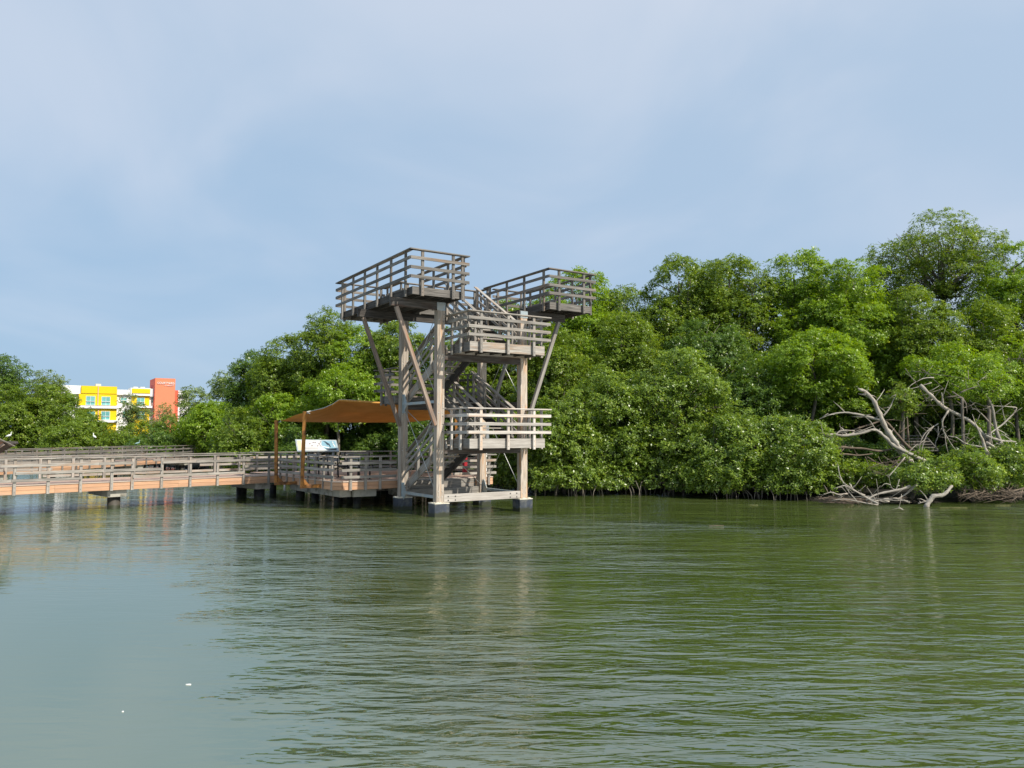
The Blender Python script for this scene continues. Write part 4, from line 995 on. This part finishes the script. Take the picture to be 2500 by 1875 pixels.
branchset('dead_tree', 'bleached dead trunk leaning up to the left with a broken beak-like tip', 'dead tree', 31.2, [
    (.19, .12, [c9(1200, 1040, .2), c9(1130, 960), c9(1050, 850), c9(990, 760), c9(935, 650), c9(900, 560), c9(850, 460), c9(800, 400), c9(725, 370, -.1)]),
    (.06, .03, [c9(800, 400), c9(770, 420), c9(722, 410)]),
    (.09, .03, [c9(935, 650), c9(800, 620, .1), c9(700, 590, .1), c9(600, 575, .2), c9(480, 590, .2), c9(350, 650, .3)]),
    (.05, .02, [c9(940, 620), c9(990, 560), c9(1030, 480), c9(1060, 420)])], group=DG)
branchset('dead_tree', 'long pale trunk arching from the bank over to the left below the broken one', 'dead tree', 30.6, [
    (.11, .09, [c9(1330, 1020), c9(1230, 975), c9(1130, 930), c9(1030, 880), c9(960, 800), c9(900, 745), c9(850, 725), c9(740, 770), c9(620, 790), c9(500, 775), c9(405, 790)]),
    (.05, .02, [c9(620, 745), c9(560, 740), c9(500, 800), c9(420, 840)]),
    (.045, .02, [c9(640, 790), c9(700, 740), c9(560, 750)])], group=DG)
branchset('dead_tree', 'dark thin trunk crossing behind the pale ones', 'dead tree', 31.8, [
    (.09, .05, [c9(1290, 970), c9(1180, 900), c9(1080, 790), c9(1000, 690), c9(940, 640), c9(800, 700), c9(640, 750), c9(400, 775)]),
    (.05, .02, [c9(1170, 830), c9(1160, 600), c9(1110, 480), c9(1000, 380)]),
    (.04, .02, [c9(1080, 770), c9(1190, 690)])], 'deadbrown', group=DG)
branchset('fallen_log', 'dark fallen log lying level across the gap below the pale trunks', 'log', 31.4, [
    (.08, .07, [c9(480, 910), c9(600, 890), c9(740, 900), c9(900, 930), c9(1030, 905)]),
    (.06, .05, [c9(480, 945), c9(640, 955), c9(720, 970), c9(850, 950)]),
    (.04, .02, [c9(800, 980), c9(900, 1040), c9(1010, 1075), c9(1120, 1075)])], 'deadbrown', group=DG)
branchset('dead_tree', 'grey dead tree arching down from the upper left to a knot in the right tangle', 'dead tree', 31.6, [
    (.10, .12, [c9(1280, 330), c9(1380, 430), c9(1450, 500), c9(1520, 550), c9(1620, 600), c9(1720, 650), c9(1790, 710), c9(1850, 780), c9(1900, 860), c9(1950, 960), c9(1930, 1030)]),
    (.07, .03, [c9(1480, 540), c9(1480, 470), c9(1470, 400)]),
    (.06, .02, [c9(1530, 560), c9(1470, 660), c9(1480, 740), c9(1540, 840), c9(1610, 940)]),
    (.035, .02, [c9(1440, 680), c9(1330, 750), c9(1280, 840), c9(1265, 940)]),
    (.035, .02, [c9(1400, 700), c9(1330, 790), c9(1300, 880), c9(1290, 960)]),
    (.03, .02, [c9(1440, 700), c9(1440, 800), c9(1410, 860), c9(1425, 900)]),
    (.03, .02, [c9(1500, 780), c9(1510, 860), c9(1530, 950)]),
    (.03, .015, [c9(1400, 265), c9(1300, 270), c9(1210, 320), c9(1160, 370)]),
    (.025, .015, [c9(1380, 310), c9(1260, 350), c9(1165, 370)])], group=DG)
branchset('dead_tree', 'upright grey trunk with a forked top in the middle of the right tangle', 'dead tree', 31.0, [
    (.11, .085, [c9(1668, 960), c9(1672, 850), c9(1660, 700), c9(1655, 560), c9(1655, 450)]),
    (.07, .03, [c9(1655, 450), c9(1600, 420), c9(1560, 390)]),
    (.06, .02, [c9(1655, 450), c9(1690, 500), c9(1700, 590)]),
    (.04, .02, [c9(1640, 400), c9(1700, 370), c9(1800, 340)])], 'bark', group=DG)
branchset('dead_tree', 'tall pale leaning trunk with long thin limbs at the right side of the tangle', 'dead tree', 31.4, [
    (.12, .05, [c9(2020, 910), c9(1985, 800), c9(1950, 680), c9(1935, 560), c9(1900, 470), c9(1840, 390), c9(1790, 310)]),
    (.05, .02, [c9(1880, 790), c9(1960, 730), c9(2060, 650), c9(2120, 590), c9(2155, 530), c9(2060, 525), c9(1940, 515), c9(1850, 550)]),
    (.04, .02, [c9(1930, 700), c9(1860, 620), c9(1780, 545), c9(1740, 550)]),
    (.03, .015, [c9(2040, 640), c9(2010, 520), c9(1990, 440)]),
    (.03, .015, [c9(1970, 400), c9(1960, 320), c9(2020, 250)])], group=DG)
branchset('dead_tree', 'knotted pale stump splitting into sloping logs at the right of the tangle', 'dead tree', 30.7, [
    (.12, .07, [c9(1950, 1020), c9(1880, 940), c9(1850, 870), c9(1830, 800), c9(1810, 760)]),
    (.08, .05, [c9(1870, 790), c9(1960, 820), c9(2050, 840), c9(2140, 845)]),
    (.09, .04, [c9(1870, 850), c9(1950, 900), c9(2040, 970)]),
    (.06, .03, [c9(1960, 860), c9(2060, 890), c9(2145, 930)]),
    (.05, .03, [c9(1860, 895), c9(1770, 880), c9(1680, 860), c9(1600, 800), c9(1530, 790)])], group=DG)
branchset('driftwood', 'curved pale driftwood limb dipping into the water', 'driftwood', 27.8, [
    (.13, .10, [c9(1330, 1440, -.1), c9(1350, 1380), c9(1390, 1330), c9(1460, 1325), c9(1520, 1300), c9(1560, 1240, .4)]),
    (.05, .03, [c9(1400, 1350), c9(1330, 1380), c9(1260, 1400)])], group=DG)
branchset('driftwood', 'forked pale driftwood branch rising from the pile at the waterline', 'driftwood', 28.2, [
    (.045, .03, [c9(900, 1400, -.3), c9(800, 1350), c9(720, 1300), c9(640, 1250), c9(590, 1220), c9(560, 1160), c9(540, 1060)]),
    (.04, .02, [c9(780, 1325), c9(680, 1280), c9(600, 1230), c9(500, 1265)]),
    (.04, .02, [c9(620, 1310), c9(540, 1320), c9(470, 1290), c9(400, 1320)]),
    (.035, .02, [c9(900, 1410), c9(760, 1390), c9(620, 1360), c9(480, 1370)]),
    (.03, .02, [c9(720, 1390), c9(640, 1300), c9(600, 1240)]),
    (.03, .015, [c9(640, 1215), c9(680, 1280), c9(740, 1320)])], group=DG)
branchset('driftwood', 'tangle of grey sticks on the bank between the bush and the curved limb', 'driftwood', 28.6, [
    (.07, .05, [c9(1190, 1240), c9(1080, 1280), c9(960, 1300), c9(850, 1330), c9(790, 1370)]),
    (.05, .03, [c9(1180, 1385), c9(1060, 1350), c9(960, 1355), c9(880, 1380)]),
    (.03, .015, [c9(880, 1380), c9(850, 1320), c9(805, 1260)]),
    (.03, .02, [c9(1140, 980), c9(1060, 1080), c9(990, 1165)]),
    (.02, .01, [c9(1090, 1180), c9(1060, 1280), c9(1020, 1260), c9(1000, 1190), c9(1000, 1140)]),
    (.02, .01, [c9(1010, 1230), c9(960, 1215), c9(920, 1255)]),
    (.05, .03, [c9(1250, 1230), c9(1150, 1320), c9(1060, 1360)]),
    (.035, .02, [c9(1000, 1380), c9(900, 1370), c9(820, 1395)])], group=DG)
# brown litter of sticks between the trunks
branchset('branch_pile', 'heap of thin brown sticks under the leaning dead trunks', 'branches', 29.8, [
    (.018, .008, [c9(random.uniform(780, 1180), random.uniform(960, 1150), random.uniform(-.5, .5)), c9(random.uniform(780, 1180), random.uniform(1000, 1180), random.uniform(-.5, .5))]) for k in range(34)], 'deadbrown', group=DG)
branchset('branch_pile', 'heap of broken roots and sticks along the waterline at the driftwood', 'branches', 28.8, [
    (.022, .01, [c9(random.uniform(280, 1250), random.uniform(1330, 1400), random.uniform(-.3, .5)), c9(random.uniform(280, 1250), random.uniform(1340, 1415), random.uniform(-.3, .3))]) for k in range(40)], 'deadbrown', group=DG)
branchset('branch_pile', 'web of thin grey twigs hanging above the tangle at right', 'branches', 32.4, [
    (.02, .008, [c9(random.uniform(1000, 2150), random.uniform(150, 520), random.uniform(-.8, .8)), c9(random.uniform(1000, 2150), random.uniform(250, 700), random.uniform(-.8, .8))]) for k in range(16)], 'bark', group=DG)
branchset('branch_pile', 'dark tangle of roots and sticks on the bank right of the curved limb', 'branches', 29.2, [
    (.03, .01, [c9(random.uniform(1560, 2250), random.uniform(1240, 1340), random.uniform(-.2, .6)), c9(random.uniform(1560, 2250), random.uniform(1300, 1400), random.uniform(-.5, .1))]) for k in range(44)], 'deadbrown', group=DG)
# grey steps or rails of the path beyond the trunks
t = thing('trail_steps', 'small grey timber steps seen beyond the fallen trunks in the right wood', 'steps', tuple(at(2240, 1104, 34)), math.radians(-8))
for k in range(6):
    b_ = MB(); b_.box((-.85, k * .28, .05 + k * .13), (.85, k * .28 + .26, .10 + k * .13)); b_.build('tread', M['dark_grey'], t)
for sx_ in (-.88, .88):
    b_ = MB(); b_.beam((sx_, 0, .0), (sx_, 1.7, .8), .05, .16); b_.build('stringer', M['dark_grey'], t)

# ------------------------------------------------------------------ birds and floating bits
def bird(label, p, s_, mat, heading, name='egret', group=None):
    t = thing(name, label, 'bird', tuple(p), heading, group)
    b_ = MB()
    b_.tube([(-.55 * s_, 0, .55 * s_), (-.35 * s_, 0, .62 * s_), (-.05 * s_, 0, .72 * s_), (.18 * s_, 0, .80 * s_), (.28 * s_, 0, .95 * s_), (.24 * s_, 0, 1.12 * s_), (.30 * s_, 0, 1.25 * s_), (.42 * s_, 0, 1.27 * s_)],
            [.02 * s_, .10 * s_, .17 * s_, .13 * s_, .07 * s_, .05 * s_, .065 * s_, .03 * s_], 10)
    b_.build('body', M[mat], t)
    b_ = MB(); b_.tube([(.42 * s_, 0, 1.27 * s_), (.66 * s_, 0, 1.24 * s_)], [.022 * s_, .006 * s_], 6); b_.build('beak', M['yellow_leaf'], t)
    for q in (-.05, .05):
        b_ = MB(); b_.tube([(0, q * s_, .62 * s_), (.03 * s_, q * s_, .3 * s_), (0, q * s_, 0)], .018 * s_, 6); b_.build('leg', M['black_metal'], t)
bird('small slate-green heron perched upright on the far boardwalk rail', at(336, 1091.2, 46.0), .32, 'feather_grey', .4, 'heron')
bird('white egret roosting in the trees above the lectern sign', at(22, 1074, 52), .42, 'feather_white', .2, group='egrets roosting in the far trees')
bird('white egret roosting above the middle of the far boardwalk rail', at(230, 1077, 51), .42, 'feather_white', 2.6, group='egrets roosting in the far trees')
def raft(label, px, py, w, h_, mat, name='floating_leaves', cat='leaves'):
    p = at(px, py, 20); r = ray(px, py); k = -EYE / r.z; p = Vector((r.x * k, r.y * k, 0))
    b_ = MB(); n_ = 14; pts = []
    for i in range(n_):
        a = 2 * math.pi * i / n_; q = random.uniform(.6, 1.1); pts.append((p.x + math.cos(a) * w * q, p.y + math.sin(a) * h_ * q))
    b_.prism(pts, -.01, .008); o = b_.build(name, M[mat], None, (p.x, p.y, 0), loc=(p.x, p.y, 0)); tag(o, label, cat, 'bits floating on the water')
raft('thin olive mat of leaves floating under the curved driftwood limb', 2330, 1239, .55, .06, 'mat_leaf')
raft('small olive mat of leaves floating at the bank near the right edge', 2450, 1233, .3, .05, 'mat_leaf')
raft('small brown mat of leaves floating off the mangroves at centre right', 1838, 1233, .2, .05, 'mat_leaf')
raft('thin dark twig floating on the open water at right', 1748, 1283, .22, .03, 'deadbrown', 'floating_twig', 'twig')
raft('tiny white feather floating on calm water at lower left', 460, 1672, .028, .012, 'feather_white', 'floating_feather', 'feather')
raft('tiny white speck of foam floating near the lower left corner', 300, 1738, .010, .006, 'feather_white', 'floating_feather', 'feather')
branchset('driftwood', 'small pale stick poking out of the water beside the curved limb', 'driftwood', 25.9, [
    (.03, .015, [c9(1120, 1455), c9(1100, 1435), c9(1078, 1428)])], group=DG)
